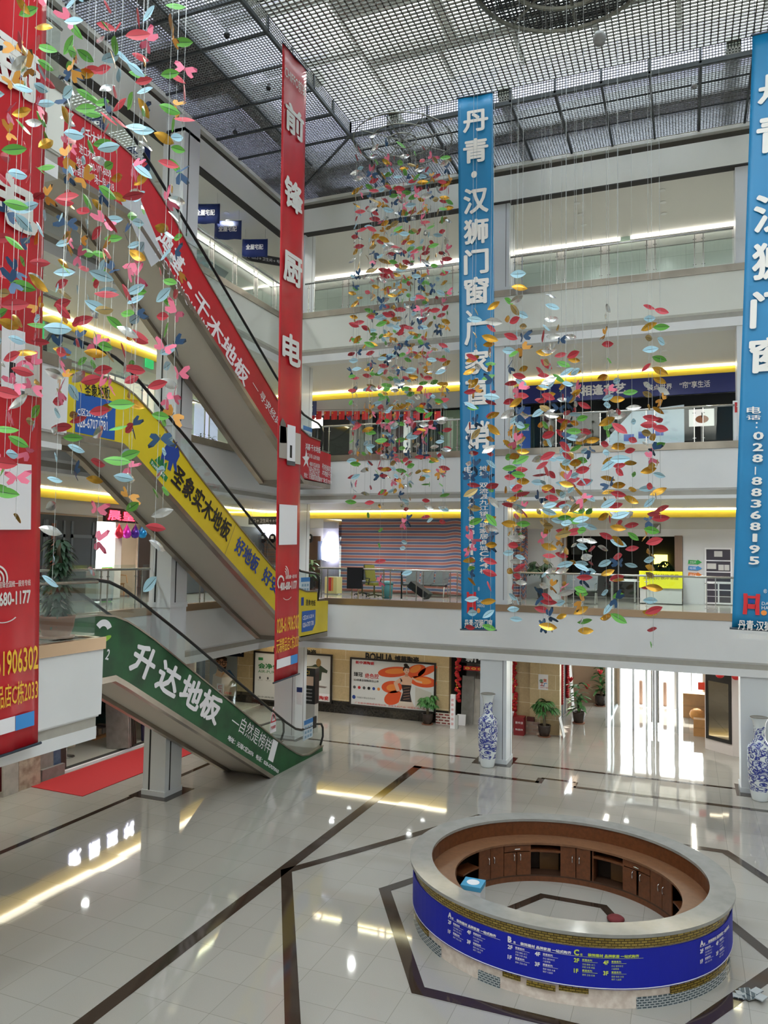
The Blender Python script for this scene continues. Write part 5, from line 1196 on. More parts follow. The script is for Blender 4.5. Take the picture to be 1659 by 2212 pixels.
# sofa
SOF = M('teal_upholstery', '#1f4a48', .7); t = thing('sofa', 'dark teal sofa deep inside the left shop', 'sofa', (-20.5, 23.0, .05))
MB().box(-21.2, 22.3, .15, -19.6, 23.2, .5).build('seat', SOF, t); MB().box(-21.2, 23.2, .15, -19.6, 23.5, 1.0).build('backrest', SOF, t)
for x in (-21.4, -19.6): MB().tube([(x+.1, 22.25, .5), (x+.1, 23.5, .55)], .16, 10).build('armrest', SOF, t)
# café table
q = PZ(143, 1635, .05); t = thing('cafe_table', 'small round table on a chrome foot inside the left shop', 'table', (q.x, q.y, .05)); MB().lathe([(.26, 0), (.25, .02), (.03, .03), (.03, .68), (.04, .7)], (q.x, q.y, .05), 18).build('pedestal', CHROME, t, True); MB().lathe([(.35, .7), (.36, .73), (.001, .74)], (q.x, q.y, .05), 22).build('table_top', PRW, t)
q = PZ(195, 1598, .05); t = thing('floor_display', 'low wooden display frame with colour samples inside the left shop', 'display', (q.x, q.y, .05)); MB().box(q.x-.7, q.y, .05, q.x+.2, q.y+1.2, .14).build('tray', M('oak', '#b98a5c', .5), t)
for k in range(5): MB().box(q.x-.6, q.y+.1+.22*k, .14, q.x+.05, q.y+.26+.22*k, .34).build('sample', (SLAB2, MARB, SLAB, DKP, MARB)[k], t)
tag(MB().box(-19.7, 18.4, .05, -19.0, 20.2, .4).build('bench', M('bench_cream', '#cfc6b0', .5)), 'low cream bench inside the left shop', 'bench')

# lit white shop sign on the left ground floor (its mirror image shows on the polished floor)
t = thing('lit_sign', 'white lit shop characters over the left ground floor shop front', 'sign', (SL, 19.5, 2.2)); MB().box(SL-.08, 17.6, 2.2, SL+.02, 22.5, 3.0).build('board', M('sign_navy_dark', '#2c2f55', .5), t)
for k, c in enumerate('家居建材'): text(t, c, (SL+.02, 18.15+.8*k, 2.4), EY, EZ, .5, .45, M('lit_white', '#f4f6ff', .5, emit=6), 'lit_letters', .03, 1, .02)
# ================================================================== SECOND FLOOR, BACK GALLERY
def wallbox(label, tl, br, y, d, mat, name='wall_panel', cat='panel'):
    x0, z0, x1, z1 = wrect(tl, br, y); return tag(MB().box(x0, y, z0, x1, y+d, z1).build(name, mat), label, cat)
# shop front walls under the lintels
fw = MB(); z1 = C2-.34-.42
fw.box(PY(1475, 1200, SB).x, SB, T2-.05, XR, SB+.15, z1); fw.box(-5.0, SB, T2-.05, PY(1215, 1200, SB).x, SB+.15, z1); fw.box(PY(1215, 1200, SB).x, SB, PY(1300, 1158, SB).z, PY(1475, 1200, SB).x, SB+.15, z1)
fw.box(-26, SB+.1, T2-.05, -5.0, SB+.2, z1)
struct('wall_shops_second', fw, M('shop_front_white', '#d3d2d6', .5))
# striped tarpaulin
def tarp_mat():
    m = bpy.data.materials.new('striped_tarpaulin'); m.use_nodes = True; nt = m.node_tree; b = nt.nodes['Principled BSDF']
    tc = nt.nodes.new('ShaderNodeTexCoord'); sp = nt.nodes.new('ShaderNodeSeparateXYZ'); nt.links.new(tc.outputs['UV'], sp.inputs[0])
    mu = nt.nodes.new('ShaderNodeMath'); mu.operation = 'MULTIPLY'; mu.inputs[1].default_value = 13; fr = nt.nodes.new('ShaderNodeMath'); fr.operation = 'FRACT'
    nt.links.new(sp.outputs[1], mu.inputs[0]); nt.links.new(mu.outputs[0], fr.inputs[0])
    r = nt.nodes.new('ShaderNodeValToRGB'); r.color_ramp.interpolation = 'CONSTANT'; e = r.color_ramp.elements
    e[0].position = 0; e[0].color = (*lin('#a8685f'), 1); e[1].position = .42; e[1].color = (*lin('#cfc3c0'), 1)
    for p, c in ((.5, '#5a6688'), (.92, '#cfc3c0')): x = e.new(p); x.color = (*lin(c), 1)
    nt.links.new(fr.outputs[0], r.inputs[0]); nt.links.new(r.outputs[0], b.inputs['Base Color']); b.inputs['Roughness'].default_value = .4
    return m
TARP = tarp_mat()
def tarp(label, x0, x1, z0, z1, y, sag, seed):
    r = random.Random(seed); nu, nv = 60, 30; vs = []; fs = []; uv = []
    for j in range(nv+1):
        for i in range(nu+1):
            u, v = i/nu, j/nv
            w_ = .05*math.sin(u*14+v*5+seed)+.04*math.sin(u*31-v*9)
            k = max(0, u-.62)/.38
            z = z0+(z1-z0)*v-sag*k*k*(1-v)*.2+k*.35*math.sin(v*3.1)*sag
            vs.append((x0+(x1-x0)*u, y+w_-k*.25*(1-v), z)); uv.append((u, v+.03*k*math.sin(u*40)))
    for j in range(nv):
        for i in range(nu): a = j*(nu+1)+i; fs.append((a, a+1, a+nu+2, a+nu+1))
    o = MB().add(vs, fs).build('tarpaulin', TARP, None, True); ul = o.data.uv_layers.new(name='stripes')
    for l in o.data.loops: ul.data[l.index].uv = uv[l.vertex_index]
    md = o.modifiers.new('thickness', 'SOLIDIFY'); md.thickness = .004
    return tag(o, label, 'tarpaulin')
a = PY(734, 1121, SB-.35); b = PY(1072, 1290, SB-.35); tarp('wide red and blue striped tarpaulin closing off the shop left of the blue banner', a.x, b.x, T2+.02, a.z, SB-.35, .3, 1)
a = PY(1092, 1140, SB-.35); b = PY(1140, 1285, SB-.35); tarp('narrow striped tarpaulin hanging right of the middle column', a.x, b.x, T2+.02, a.z, SB-.35, 1.2, 4)
PLS = glass('plastic_sheet', (.8, .8, .86), .12)
x0, z0, x1, z1 = wrect((700, 1122), (736, 1292), SB-.4); tag(MB().box(x0, SB-.45, T2, x1, SB-.44, z1).build('plastic_sheet', PLS), 'clear plastic sheet hanging left of the striped tarpaulin', 'sheet')
q = PY(708, 1187, SB-.15); t = thing('lit_sign', 'bright white lamp glow behind plastic left of the striped tarpaulin', 'sign', q); m = MB(); n_ = [(0, .75), (.14, .5), (.3, .4), (.34, 0), (.28, -.42), (0, -.5), (-.26, -.42), (-.3, .1), (-.22, .4), (-.12, .5)]  # glowing shape stands for a lamp behind translucent plastic
m.prism([(q.x+a_, q.z+b_) for a_, b_ in n_], 'y', SB-.16, SB-.1); m.build('lamp_glow', M('lit_white', '#f4f6ff', .5, emit=6), t); MB().box(q.x-.5, SB-.1, q.z-.45, q.x+.05, SB-.04, q.z+.35).build('back_board', M('board_blue_grey', '#7a86a8', .5), t)
wallbox('tall brown shop door left of the white lamp glow on the second floor', (668, 1158), (690, 1272), SB-.06, .05, wave_mat('door_brown', '#6e5548', '#5b4438', 5, 'X', .4), 'shop_door', 'door')
WOODL = wave_mat('door_tan', '#8c7263', '#77604f', 6, 'X', .45)
for k, px in enumerate((556, 578)): wallbox(('tan wooden door panel seen above the yellow escalator, left', 'tan wooden door panel seen above the yellow escalator, right')[k], (px, 1163), (px+17, 1290), SB-.06, .05, WOODL, 'shop_door', 'door')
x0, z0, x1, z1 = wrect((531, 1133), (600, 1150), SB-.2); t = thing('lit_sign', 'glowing white shop sign above the tan door panels', 'sign', (x0, SB-.2, z0)); m = MB()
for k in range(5): m.box(x0+.25*k, SB-.25, z0, x0+.25*k+.2, SB-.2, z1)
m.build('lit_letters', M('lit_white', '#f4f6ff'), t)
def hang_disc(label, px, py, y):
    q = PY(px, py, y); t = thing('hanging_sign', label, 'sign', q); MB().prism([(q.x+.16*math.cos(R_(a_)), q.z+.2*math.sin(R_(a_))) for a_ in range(0, 360, 24)], 'y', y, y+.05).build('board', BLACK, t); MB().tube([(q.x, y+.02, q.z+.2), (q.x, y+.02, C2-.4)], .008, 4).build('hanger', DARKM, t)
    flat(t, rect(-.07, -.02, .07, .1), (q.x, y, q.z), EX, EZ, PRW, 'white_mark', .006)
for px, lab in ((668, 'black rounded shop sign hanging right of the corner column'), (588, 'black rounded shop sign hanging just left of the red banner'), (568, 'black rounded shop sign, second left of the red banner'), (553, 'black rounded shop sign, third left of the red banner')): hang_disc(lab, px, 1163, SB-.3)
def direction_sign(label, tl, br, y, C, body):
    x0, z0, x1, z1 = wrect(tl, br, y); t = thing('direction_sign', label, 'sign', ((x0+x1)/2, y, z0)); MB().box(x0, y, z0, x1, y+.07, z1).build('board', M('sign_charcoal', '#2a2a30', .4), t)
    h = MB()
    for x in (x0+.15, x1-.15): h.tube([(x, y+.03, z1), (x, y+.03, C)], .01, 5)
    h.build('hanger', CHROME, t); text(t, body, (x0+.06*(x1-x0), y, z0+.25*(z1-z0)), EX, EZ, (x1-x0)*.88, (z1-z0)*.5, PRW, 'lettering', .0, 1, .006); return t
direction_sign('dark direction sign with arrows hanging left of the red banner on the second floor', (537, 1116), (612, 1133), 26.2, C2, '出口→ 卫生间→ ←电梯')
plant('green leafy plant beside the brown door on the second floor', (PY(672, 1280, SB-.6).x, SB-.6, T2), 1.5, .2, .4, 'broad', 31, 0, LF3)
# towel on the rail, office chairs, bin, benches
x0, z0, x1, z1 = wrect((753, 1230), (785, 1272), YB+.1); m = MB(); m.box(x0, YB-.03, z0, x1, YB-.015, T2+1.07); m.box(x0, YB-.03, T2+1.065, x1, YB+.1, T2+1.08); m.box(x0, YB+.085, z0+.3, x1, YB+.1, T2+1.07)
tag(m.build('cloth', M('cloth_black', '#191a1e', .9)), 'black cloth draped over the second floor glass rail', 'cloth')
def office_chair(label, x, y, z, yaw, mat, tilt=.0):
    t = thing('office_chair', label, 'chair', (x, y, z)); b = MB()
    for k in range(5): a_ = R_(72*k+10); b.tube([(x, y, z+.1), (x+.3*math.cos(a_), y+.3*math.sin(a_), z+.06)], [.03, .02], 6); b.ball((x+.3*math.cos(a_), y+.3*math.sin(a_), z+.03), .03, 6)
    b.tube([(x, y, z+.08), (x, y, z+.44)], .03, 8); b.build('base', BLACK, t)
    U = Vector((math.cos(yaw), math.sin(yaw), 0)); B = Vector((-math.sin(yaw), math.cos(yaw), 0))
    m = MB(); m.obox(Vector((x, y, z+.48)), U, B, EZ, .23, .23, .045); m.build('seat', mat, t)
    m = MB(); m.obox(Vector((x, y, z+.86))+B*.26, U, (B*.2+EZ).normalized(), U.cross((B*.2+EZ)), .21, .3, .03); m.build('backrest', mat, t)
    m = MB()
    for s_ in (-1, 1): p = Vector((x, y, z))+U*.26*s_; m.tube([p+EZ*.46, p+EZ*.68-B*.05, p+EZ*.68+B*.2], .02, 6)
    m.build('armrest_frame', BLACK, t); return t
q = PY(808, 1290, 25.4); office_chair('olive yellow office chair beyond the second floor rail', q.x, 25.4, T2, R_(60), M('chair_olive', '#8f8530', .7))
q = PY(782, 1285, 26.2); office_chair('dark office chair behind the draped black cloth', q.x, 26.2, T2, R_(-20), M('chair_dark', '#3c3a40', .7))
q = PY(836, 1290, 25.0); t = thing('waste_bin', 'teal plastic waste bin behind the second floor rail', 'bin', (q.x, 25.0, T2)); TEAL = M('bin_teal', '#4e8f92', .5)
MB().lathe([(.17, 0), (.21, .5), (.19, .5), (.15, .02)], (q.x, 25, T2), 18).build('bin_body', TEAL, t, True); MB().lathe([(.22, .5), (.22, .54), (.1, .62), (.001, .63)], (q.x, 25, T2), 18).build('lid', TEAL, t, True)
q = PY(905, 1290, 24.9); m = MB()
for k in range(9): m.obox((q.x-.25+.07*k, 24.9, T2+.52-.045*k), (1, 0, -.75), (0, 1, 0), (.75, 0, 1), .05, .25, .12)
tag(m.build('ribbed_board', M('ribbed_black', '#1a1c22', .6)), 'black ribbed board tipped over behind the second floor rail', 'board')
tag(MB().tube([(q.x-.75, 25.2, T2), (q.x-.72, 25.1, T2+.95), (q.x-.6, 24.9, T2+.5)], .03, 6).build('umbrella', BLACK), 'folded black umbrella leaning beside the ribbed board', 'umbrella')
def bench(label, x, y, z, n, w_=.55):
    t = thing('waiting_bench', label, 'bench', (x, y, z)); SEAT = M('bench_grey', '#6e7072', .4, .5)
    m = MB(); m.box(x, y+.1, z+.38, x+n*w_, y+.16, z+.43); m.build('beam', DARKM, t)
    for k in range(n):
        xx = x+k*w_; m = MB(); m.obox((xx+w_/2, y+.1, z+.45), (1, 0, 0), (0, 1, .1), (0, -.1, 1), w_*.45, .22, .015); m.build('seat', SEAT, t); m = MB(); m.obox((xx+w_/2, y+.42, z+.7), (1, 0, 0), (0, .3, 1), (0, -1, .3), w_*.45, .26, .015); m.build('backrest', SEAT, t)
    for xx in (x+.05, x+n*w_-.05):
        MB().tube([(xx, y-.15, z), (xx, y-.05, z+.36), (xx, y+.35, z+.36), (xx, y+.45, z)], .022, 6).build('leg', CHROME, t)
        MB().tube([(xx, y-.1, z+.42), (xx, y-.1, z+.65), (xx, y+.3, z+.68)], .018, 6).build('armrest', CHROME, t)
q = PY(868, 1280, 27.2); bench('grey metal waiting bench before the striped tarpaulin', q.x, 27.2, T2, 3, .58)
q = PY(1218, 1285, 26.6); bench('grey metal waiting bench before the dark shop opening', q.x, 26.6, T2, 2, .55)
x0, z0, x1, z1 = wrect((702, 1246), (727, 1276), 26.8); t = thing('display_box', 'cream box with red and yellow stripes behind the rail at the left', 'box', (x0, 26.8, z0)); MB().box(x0, 26.8, T2, x1, 27.3, z1).build('box_body', M('box_cream', '#d9c98c', .6), t)
MB().box(x0+.16, 26.795, T2+.1, x0+.28, 26.8, z1-.02).build('red_stripe', PRR, t); MB().box(x0+.3, 26.795, T2+.1, x0+.36, 26.8, z1-.02).build('orange_stripe', OR2, t)
# dark shop with the yellow counter cloth
xa, xb_ = PY(1215, 1200, SB).x, PY(1475, 1200, SB).x
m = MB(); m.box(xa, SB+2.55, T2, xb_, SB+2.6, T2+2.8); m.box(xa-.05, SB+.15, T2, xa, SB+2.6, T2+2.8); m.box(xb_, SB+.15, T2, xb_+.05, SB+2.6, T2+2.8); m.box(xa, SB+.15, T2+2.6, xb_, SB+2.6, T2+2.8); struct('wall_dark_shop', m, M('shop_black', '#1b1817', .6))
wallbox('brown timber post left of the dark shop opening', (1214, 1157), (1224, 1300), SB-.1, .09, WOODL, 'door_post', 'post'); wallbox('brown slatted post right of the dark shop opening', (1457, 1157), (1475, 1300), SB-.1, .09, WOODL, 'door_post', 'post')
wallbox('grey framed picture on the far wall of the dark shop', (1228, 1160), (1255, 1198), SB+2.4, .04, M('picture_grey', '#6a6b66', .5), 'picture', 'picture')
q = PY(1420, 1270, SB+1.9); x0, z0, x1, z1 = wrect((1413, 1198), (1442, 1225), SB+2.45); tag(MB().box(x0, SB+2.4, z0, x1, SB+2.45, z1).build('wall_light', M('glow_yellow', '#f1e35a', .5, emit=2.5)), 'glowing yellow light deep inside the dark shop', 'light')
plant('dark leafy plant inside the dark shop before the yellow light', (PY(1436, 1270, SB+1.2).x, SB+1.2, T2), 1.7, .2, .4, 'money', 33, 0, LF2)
x0, z0, x1, z1 = wrect((1382, 1233), (1473, 1272), SB-.9); t = thing('counter', 'reception counter covered with a bright yellow banner on the second floor', 'counter', (x0, SB-.9, T2)); YC = M('banner_lemon', '#e6e21c', .5)
MB().box(x0, SB-.85, T2, x1, SB-.4, z1-.02).build('counter_body', M('counter_white', '#b9b9b6', .5), t); bn = MB().box(x0-.02, SB-.9, z0, x1+.02, SB-.86, z1).build('yellow_banner', YC, t); text(bn, '全屋定制 装饰 家居', (x0+.1, SB-.9, z0+.3), EX, EZ, (x1-x0)*.85, .2, M('print_olive', '#8a8420'), 'lettering', .02, 1, .006)
x0, z0, x1, z1 = wrect((1317, 1236), (1376, 1256), SB-.6); t = thing('display_table', 'white display table left of the yellow counter', 'table', (x0, SB-.6, T2)); MB().box(x0, SB-.7, T2+.72, x1, SB-.2, T2+.8).build('table_top', PRW, t)
for xx in (x0+.05, x1-.1):
    for yy in (SB-.65, SB-.28): MB().box(xx, yy, T2, xx+.05, yy+.05, T2+.72).build('leg', CHROME, t)
plant('green plant in a pot behind the leaf mobile on the second floor', (PY(1172, 1280, SB-.9).x, SB-.9, T2), 1.7, .2, .4, 'money', 35, 0, LF2)
# information board and arrows on the white shop wall
x0, z0, x1, z1 = wrect((1522, 1183), (1582, 1306), SB-.02); t = thing('information_board', 'white framed information board with dark panels on the second floor wall', 'board', (x0, SB, z0)); MB().box(x0, SB-.08, z0, x1, SB-.02, z1).build('board', PRW, t); H_ = z1-z0; W_ = x1-x0
for v0, v1 in ((.78, .97), (.58, .76), (.4, .56)): MB().box(x0+.06*W_, SB-.09, z0+v0*H_, x1-.06*W_, SB-.08, z0+v1*H_).build('dark_panel', M('panel_plum', '#3a3440', .4), t)
for u0 in (.06, .53):
    for v0 in (.26, .14, .03): MB().box(x0+u0*W_, SB-.09, z0+v0*H_, x0+(u0+.41)*W_, SB-.08, z0+(v0+.1)*H_).build('dark_panel', M('panel_plum', '#3a3440'), t)
for u0, u1, v0, v1 in ((.35, .65, .84, .94), (.08, .42, .62, .72), (.5, .7, .6, .7), (.72, .9, .6, .7)): MB().box(x0+u0*W_, SB-.1, z0+v0*H_, x0+u1*W_, SB-.09, z0+v1*H_).build('pale_sheet', M('sheet_pale', '#c9c6c4', .5), t)
for k, (c, py, lab) in enumerate((('#2f9a4a', 1213, 'green arrow plate on the second floor white wall, topmost'), ('#3f86c8', 1226, 'blue arrow plate on the second floor white wall, in the middle'), ('#d8742c', 1240, 'orange arrow plate on the second floor white wall, lowest'))):
    q = PY(1486, py, SB-.03); t = thing('arrow_plate', lab, 'sign', q); MB().prism([(q.x, q.z-.08), (q.x+.3, q.z-.09), (q.x+.3, q.z-.11), (q.x+.46, q.z-.02), (q.x+.32, q.z+.07), (q.x+.3, q.z+.04), (q.x+.02, q.z+.06)], 'y', SB-.04, SB-.01).build('plate', M('arrow_'+c, c, .5), t); text(t, ('卫生间', '电梯', '出口')[k], (q.x+.06, SB-.04, q.z-.06), EX, EZ, .2, .08, PRW, 'lettering', 0, 1, .006)
x0, z0, x1, z1 = wrect((1407, 1131), (1427, 1152), SB-.03); t = thing('wall_vent', 'small square vent with a torn flap above the dark shop', 'vent', (x0, SB, z0)); MB().box(x0, SB-.05, z0, x1, SB-.01, z1).build('frame', M('vent_frame', '#6d6a64', .5), t); flat(t, [(0, 0), (x1-x0-.06, .02), (x1-x0-.06, z1-z0-.06)], (x0+.03, SB-.05, z0+.03), EX, EZ, PRW, 'flap', .01)
# ================================================================== SECOND FLOOR, LEFT GALLERY
DGREY = M('door_slate', '#3c4248', .45); LW = SL-.6
fw = MB(); fw.box(SL-.1, 5, T2, SL, 9.4, C2-.75); fw.box(SL-.1, 22.6, T2, SL, SB, C2-.75); struct('wall_shops_left_second', fw, M('shop_front_slate', '#454b52', .5))
fw = MB(); fw.box(-22.1, 5, T2-.05, -22, SB, C2); struct('wall_rooms_left_second', fw, M('room_peach', '#d3b7a0', .6)); fw = MB(); fw.box(-22, 21.2, T2, SL-.4, 21.3, C2-.5); struct('wall_room_divider', fw, M('room_peach', '#d3b7a0'))
def left_panel(label, pxl, pxr, ztop, mat, x=SL, name='shop_door', cat='door', d=.08, z0=None):
    a = PX(pxl, 1200, x).y; b = PX(pxr, 1200, x).y; return tag(MB().box(x-d, min(a, b), z0 if z0 is not None else T2, x, max(a, b), ztop).build(name, mat), label, cat), min(a, b), max(a, b)
for k, (p0, p1) in enumerate(((84, 108), (108, 145), (145, 207))):
    o, y0, y1 = left_panel(('dark slate shop door panel at the left, nearest the red banner', 'dark slate shop door panel, second from the red banner', 'wide dark slate door panel beside the bright doorway')[k], p0, p1, T2+2.55, DGREY)
    f_ = MB(); f_.box(SL, y0+.12, T2+1.9, SL+.02, y1-.12, T2+2.0); f_.box(SL, y0+.12, T2+.3, SL+.02, y0+.2, T2+2.4); f_.box(SL, y1-.2, T2+.3, SL+.02, y1-.12, T2+2.4); f_.build('moulding', M('door_slate_edge', '#59616a', .4), o)
left_panel('reddish wood door edge between the slate door panels', 110, 118, T2+2.3, M('wood_red', '#7d4a3a', .5), SL+.03)
left_panel('bright white lit doorway on the left second floor gallery', 208, 247, T2+2.45, M('lit_doorway', '#f6fff4', .5, emit=2.2), SL-.2, 'doorway_glow', 'light')  # emissive panel stands for the bright room behind the doorway
left_panel('green printed panel inside the bright doorway', 222, 247, T2+1.0, M('panel_grass', '#56c23c', .5), SL-.15, 'grass_poster', 'poster', .03)
x_ = SL+.1; y0, y1 = PX(228, 1110, x_).y, PX(300, 1110, x_).y; zt, zb = PX(250, 1098, x_).z, PX(250, 1128, x_).z
t = thing('led_sign', 'red glowing shop sign over the bright doorway on the left', 'sign', (x_, y0, zb)); MB().box(x_-.1, y0, zb, x_, y1, zt).build('board', M('led_black', '#1c1214', .5), t)
LED = M('led_red', '#ff2a3c', .5, emit=4); text(t, '晨皇', (x_, y0+.1, zb+.06), EY, EZ, (y1-y0)*.8, zt-zb-.12, LED, 'lit_letters', .02, 1, .01)
for k, (px, c, n_) in enumerate(((257, '#d62a4a', 'red'), (274, '#c82ab8', 'magenta'), (292, '#4a2a9a', 'violet'), (308, '#1f8fd6', 'blue'))):
    q = PX(px, 1150, SL+.25); t = thing('balloon', n_+' foil balloon under the red glowing sign', 'balloon', q); MB().lathe([(.001, .3), (.03, .22), (.12, .06), (.15, -.06), (.1, -.17), (.001, -.2)], q, 12).build('foil', M('foil_'+n_, c, .25, .4), t, True); MB().tube([q+EZ*.28, q+EZ*.55], .006, 4).build('string', STR, t)
# wicker chair and cabinet
q = PX(293, 1262, SL+.3); WICK = M('wicker', '#b07a4c', .6); x, y, z = q.x-.9, q.y, T2
t = thing('wicker_chair', 'tan wicker armchair in the peach room behind the left rail', 'chair', (x, y, z)); m = MB()
for k in range(7): a_ = -.42+.14*k; m.tube([(x-.2, y+a_*.8, z+.45), (x-.28, y+a_, z+.8), (x-.22, y+a_*.6, z+1.05-.25*abs(a_))], .012, 5)
m.tube([(x-.2, y-.38, z+.45), (x-.28, y-.42, z+.8), (x-.22, y, z+1.08), (x-.28, y+.42, z+.8), (x-.2, y+.38, z+.45)], .022, 6); m.build('backrest', WICK, t); MB().lathe([(.32, .4), (.36, .45), (.001, .46)], (x, y, z), 16).build('seat', WICK, t)
for sx, sy in ((-1, -1), (-1, 1), (1, -1), (1, 1)): MB().tube([(x+.22*sx, y+.26*sy, z), (x+.2*sx, y+.24*sy, z+.44)], .018, 6).build('leg', WICK, t)
for s_ in (-1, 1): MB().tube([(x-.24, y+.4*s_, z+.72), (x+.15, y+.42*s_, z+.7), (x+.25, y+.36*s_, z+.45)], .02, 6).build('armrest', WICK, t)
y0, y1 = PX(213, 1270, SL+.8).y, PX(245, 1270, SL+.8).y; t = thing('cabinet', 'pale grey counter cabinet before the bright doorway', 'cabinet', (SL+.6, y0, T2)); MB().box(SL+.3, y0, T2+.08, SL+.8, y1, T2+.95).build('cabinet_body', LGREY, t); MB().box(SL+.3, y0, T2, SL+.78, y1, T2+.08).build('plinth', DARKM, t)
left_panel('white framed opening of the peach room behind the left rail', 248, 262, T2+2.4, M('frame_white', '#e8dcd4', .5), SL, 'door_frame', 'frame'); left_panel('white inner doorway of the peach room', 286, 300, T2+2.3, PRW, -21.9, 'door_leaf', 'door')
left_panel('beige cupboard at the far end of the left second floor gallery', 400, 440, T2+1.4, M('cupboard_beige', '#b39a7c', .5), SL-.3, 'cupboard', 'cupboard', .5)
wl_ = PX(200, 1362, -10.2)
# ================================================================== THIRD FLOOR, BACK GALLERY
fw = MB(); z1 = C3-.76
fw.box(-26, SB+2.4, T3-.05, XR, SB+2.5, z1+.2); struct('wall_shops_third', fw, M('shop_inside_dark', '#3a3d40', .6))
x0, z0, x1, z1_ = wrect((668, 852), (990, 880), SB-.02); tag(MB().box(x0-.3, SB-.06, z0, -5.6, SB-.01, C3-.36).build('fascia_board', M('fascia_grey_blue', '#a4a7ad', .5)), 'plain grey fascia board over the third floor curtain shop', 'board')
x0, z0, x1, z1_ = wrect((668, 868), (683, 897), SB-.3); t = thing('hanging_sign', 'navy sign with the white character for cloth beside the red banner', 'sign', (x0, SB-.3, z0)); MB().box(x0-.25, SB-.35, z0, x1, SB-.28, z1_).build('board', NAVY, t); text(t, '布', (x0-.05, SB-.35, z0+.06), EX, EZ, .26, z1_-z0-.14, PRW, 'lettering', .03, 1, .008)
RFL = M('flag_red', '#c8212a', .6)
k = 0
for px in (668, 683, 700, 716, 732, 748, 765, 782, 818, 834, 851, 872, 893, 915, 938):
    q = PY(px, 887, SB-.25)-EZ*.03; m = MB(); m.add([(q.x+.09*i, SB-.25+.015*math.sin(i*2.2+px), q.z-.36*j) for j in (0, 1) for i in range(4)], [(i, i+1, i+5, i+4) for i in range(3)])
    t = tag(m.build('string_flag', RFL), 'small red flag in the string over the third floor curtain shop', 'flag', 'red flags over the curtain shop'); flat(t, oval(.06, -.08, .03, .03, 8), (q.x, SB-.27, q.z), EX, EZ, PRY, 'yellow_star', .004)
a = PY(660, 887, SB-.25)+EZ*.02; b = PY(945, 884, SB-.25)+EZ*.02; tag(MB().tube([a, b], .008, 4).build('flag_cord', DARKM), 'cord carrying the small red flags', 'cord')
q = PY(668, 925, SB-.1); x0, z0, x1, z1_ = wrect((660, 905), (697, 924), SB-.1); tag(MB().box(x0, SB-.2, z0, x1, SB-.1, z1_).build('light_box', M('lit_cream', '#fffdf0', .5, emit=2.5)), 'glowing white light box beside the red escalator newel', 'light')
CUR = [M('curtain_%d' % i, c, .8, var=.2) for i, c in enumerate(('#8f938f', '#35393c', '#b9bcb8', '#4a3b34', '#2c3a55', '#6d6a60', '#39433b'))]
CN = ('grey', 'charcoal', 'white', 'brown', 'navy', 'taupe', 'dark green')
for i in range(22):
    x0 = -13.4+.36*i; c = [2, 0, 2, 1, 3, 0, 1, 5, 1, 4, 6, 1, 3, 1, 6, 4, 1, 5, 1, 6, 6, 6][i]; m = MB(); n = 8
    m.add([(x0+.33*j/n, SB+.35+.03*math.sin(j*2.4), z) for z in (T3+.05, T3+2.35) for j in range(n+1)], [(j, j+1, j+n+2, j+n+1) for j in range(n)])
    o = m.build('curtain', CUR[c], None, True); md = o.modifiers.new('thickness', 'SOLIDIFY'); md.thickness = .006
    tag(o, '%s sample curtain hanging in the third floor curtain shop' % CN[c], 'curtain', '%s curtains in the curtain shop' % CN[c])
tag(MB().box(-13.6, SB+.3, T3+2.36, -5.6, SB+.4, T3+2.42).build('curtain_rail', DARKM), 'dark rail the sample curtains hang from', 'rail')
wallbox('white pilaster between the shop windows of the third floor', (872, 888), (885, 978), SB-.1, .12, PRW, 'pilaster', 'pilaster')
x0, z0, x1, z1_ = wrect((957, 887), (994, 975), SB-.05); t = thing('shop_door', 'green glazed shop door behind the blue banner on the third floor', 'door', (x0, SB, T3)); MB().box(x0, SB-.05, T3, x1, SB, z1_).build('door_leaf', M('door_green', '#4f6350', .5), t); MB().box(x0+.2, SB-.06, T3+.8, x1-.3, SB-.05, z1_-.3).build('door_glass', M('door_pane', '#8c9a8c', .2), t)
# blue shop sign
x0, z0, x1, z1_ = wrect((1118, 842), (1625, 842), SB-.12); zt, zb = PY(1400, 817, SB-.12).z, PY(1400, 857, SB-.12).z
t = thing('shop_sign', 'long dark blue shop sign with white characters on the third floor', 'sign', (x0, SB-.12, zb)); MB().box(x0, SB-.2, zb, 3, SB-.1, zt).build('board', M('sign_blue', '#1c2a78', .35), t); h_ = zt-zb
def sg(body, p0, p1, v0, v1, b_=.03): a = PY(p0, 840, SB-.2).x; b = PY(p1, 840, SB-.2).x; text(t, body, (a, SB-.2, zb+v0*h_), EX, EZ, b-a, (v1-v0)*h_, PRW, 'lettering', b_, 1, .01)
sg('喜相逢布艺', 1232, 1352, .22, .82, .04); sg('装点世界', 1398, 1452, .3, .62, .02); sg('“帘”享生活', 1468, 1534, .3, .66, .02)
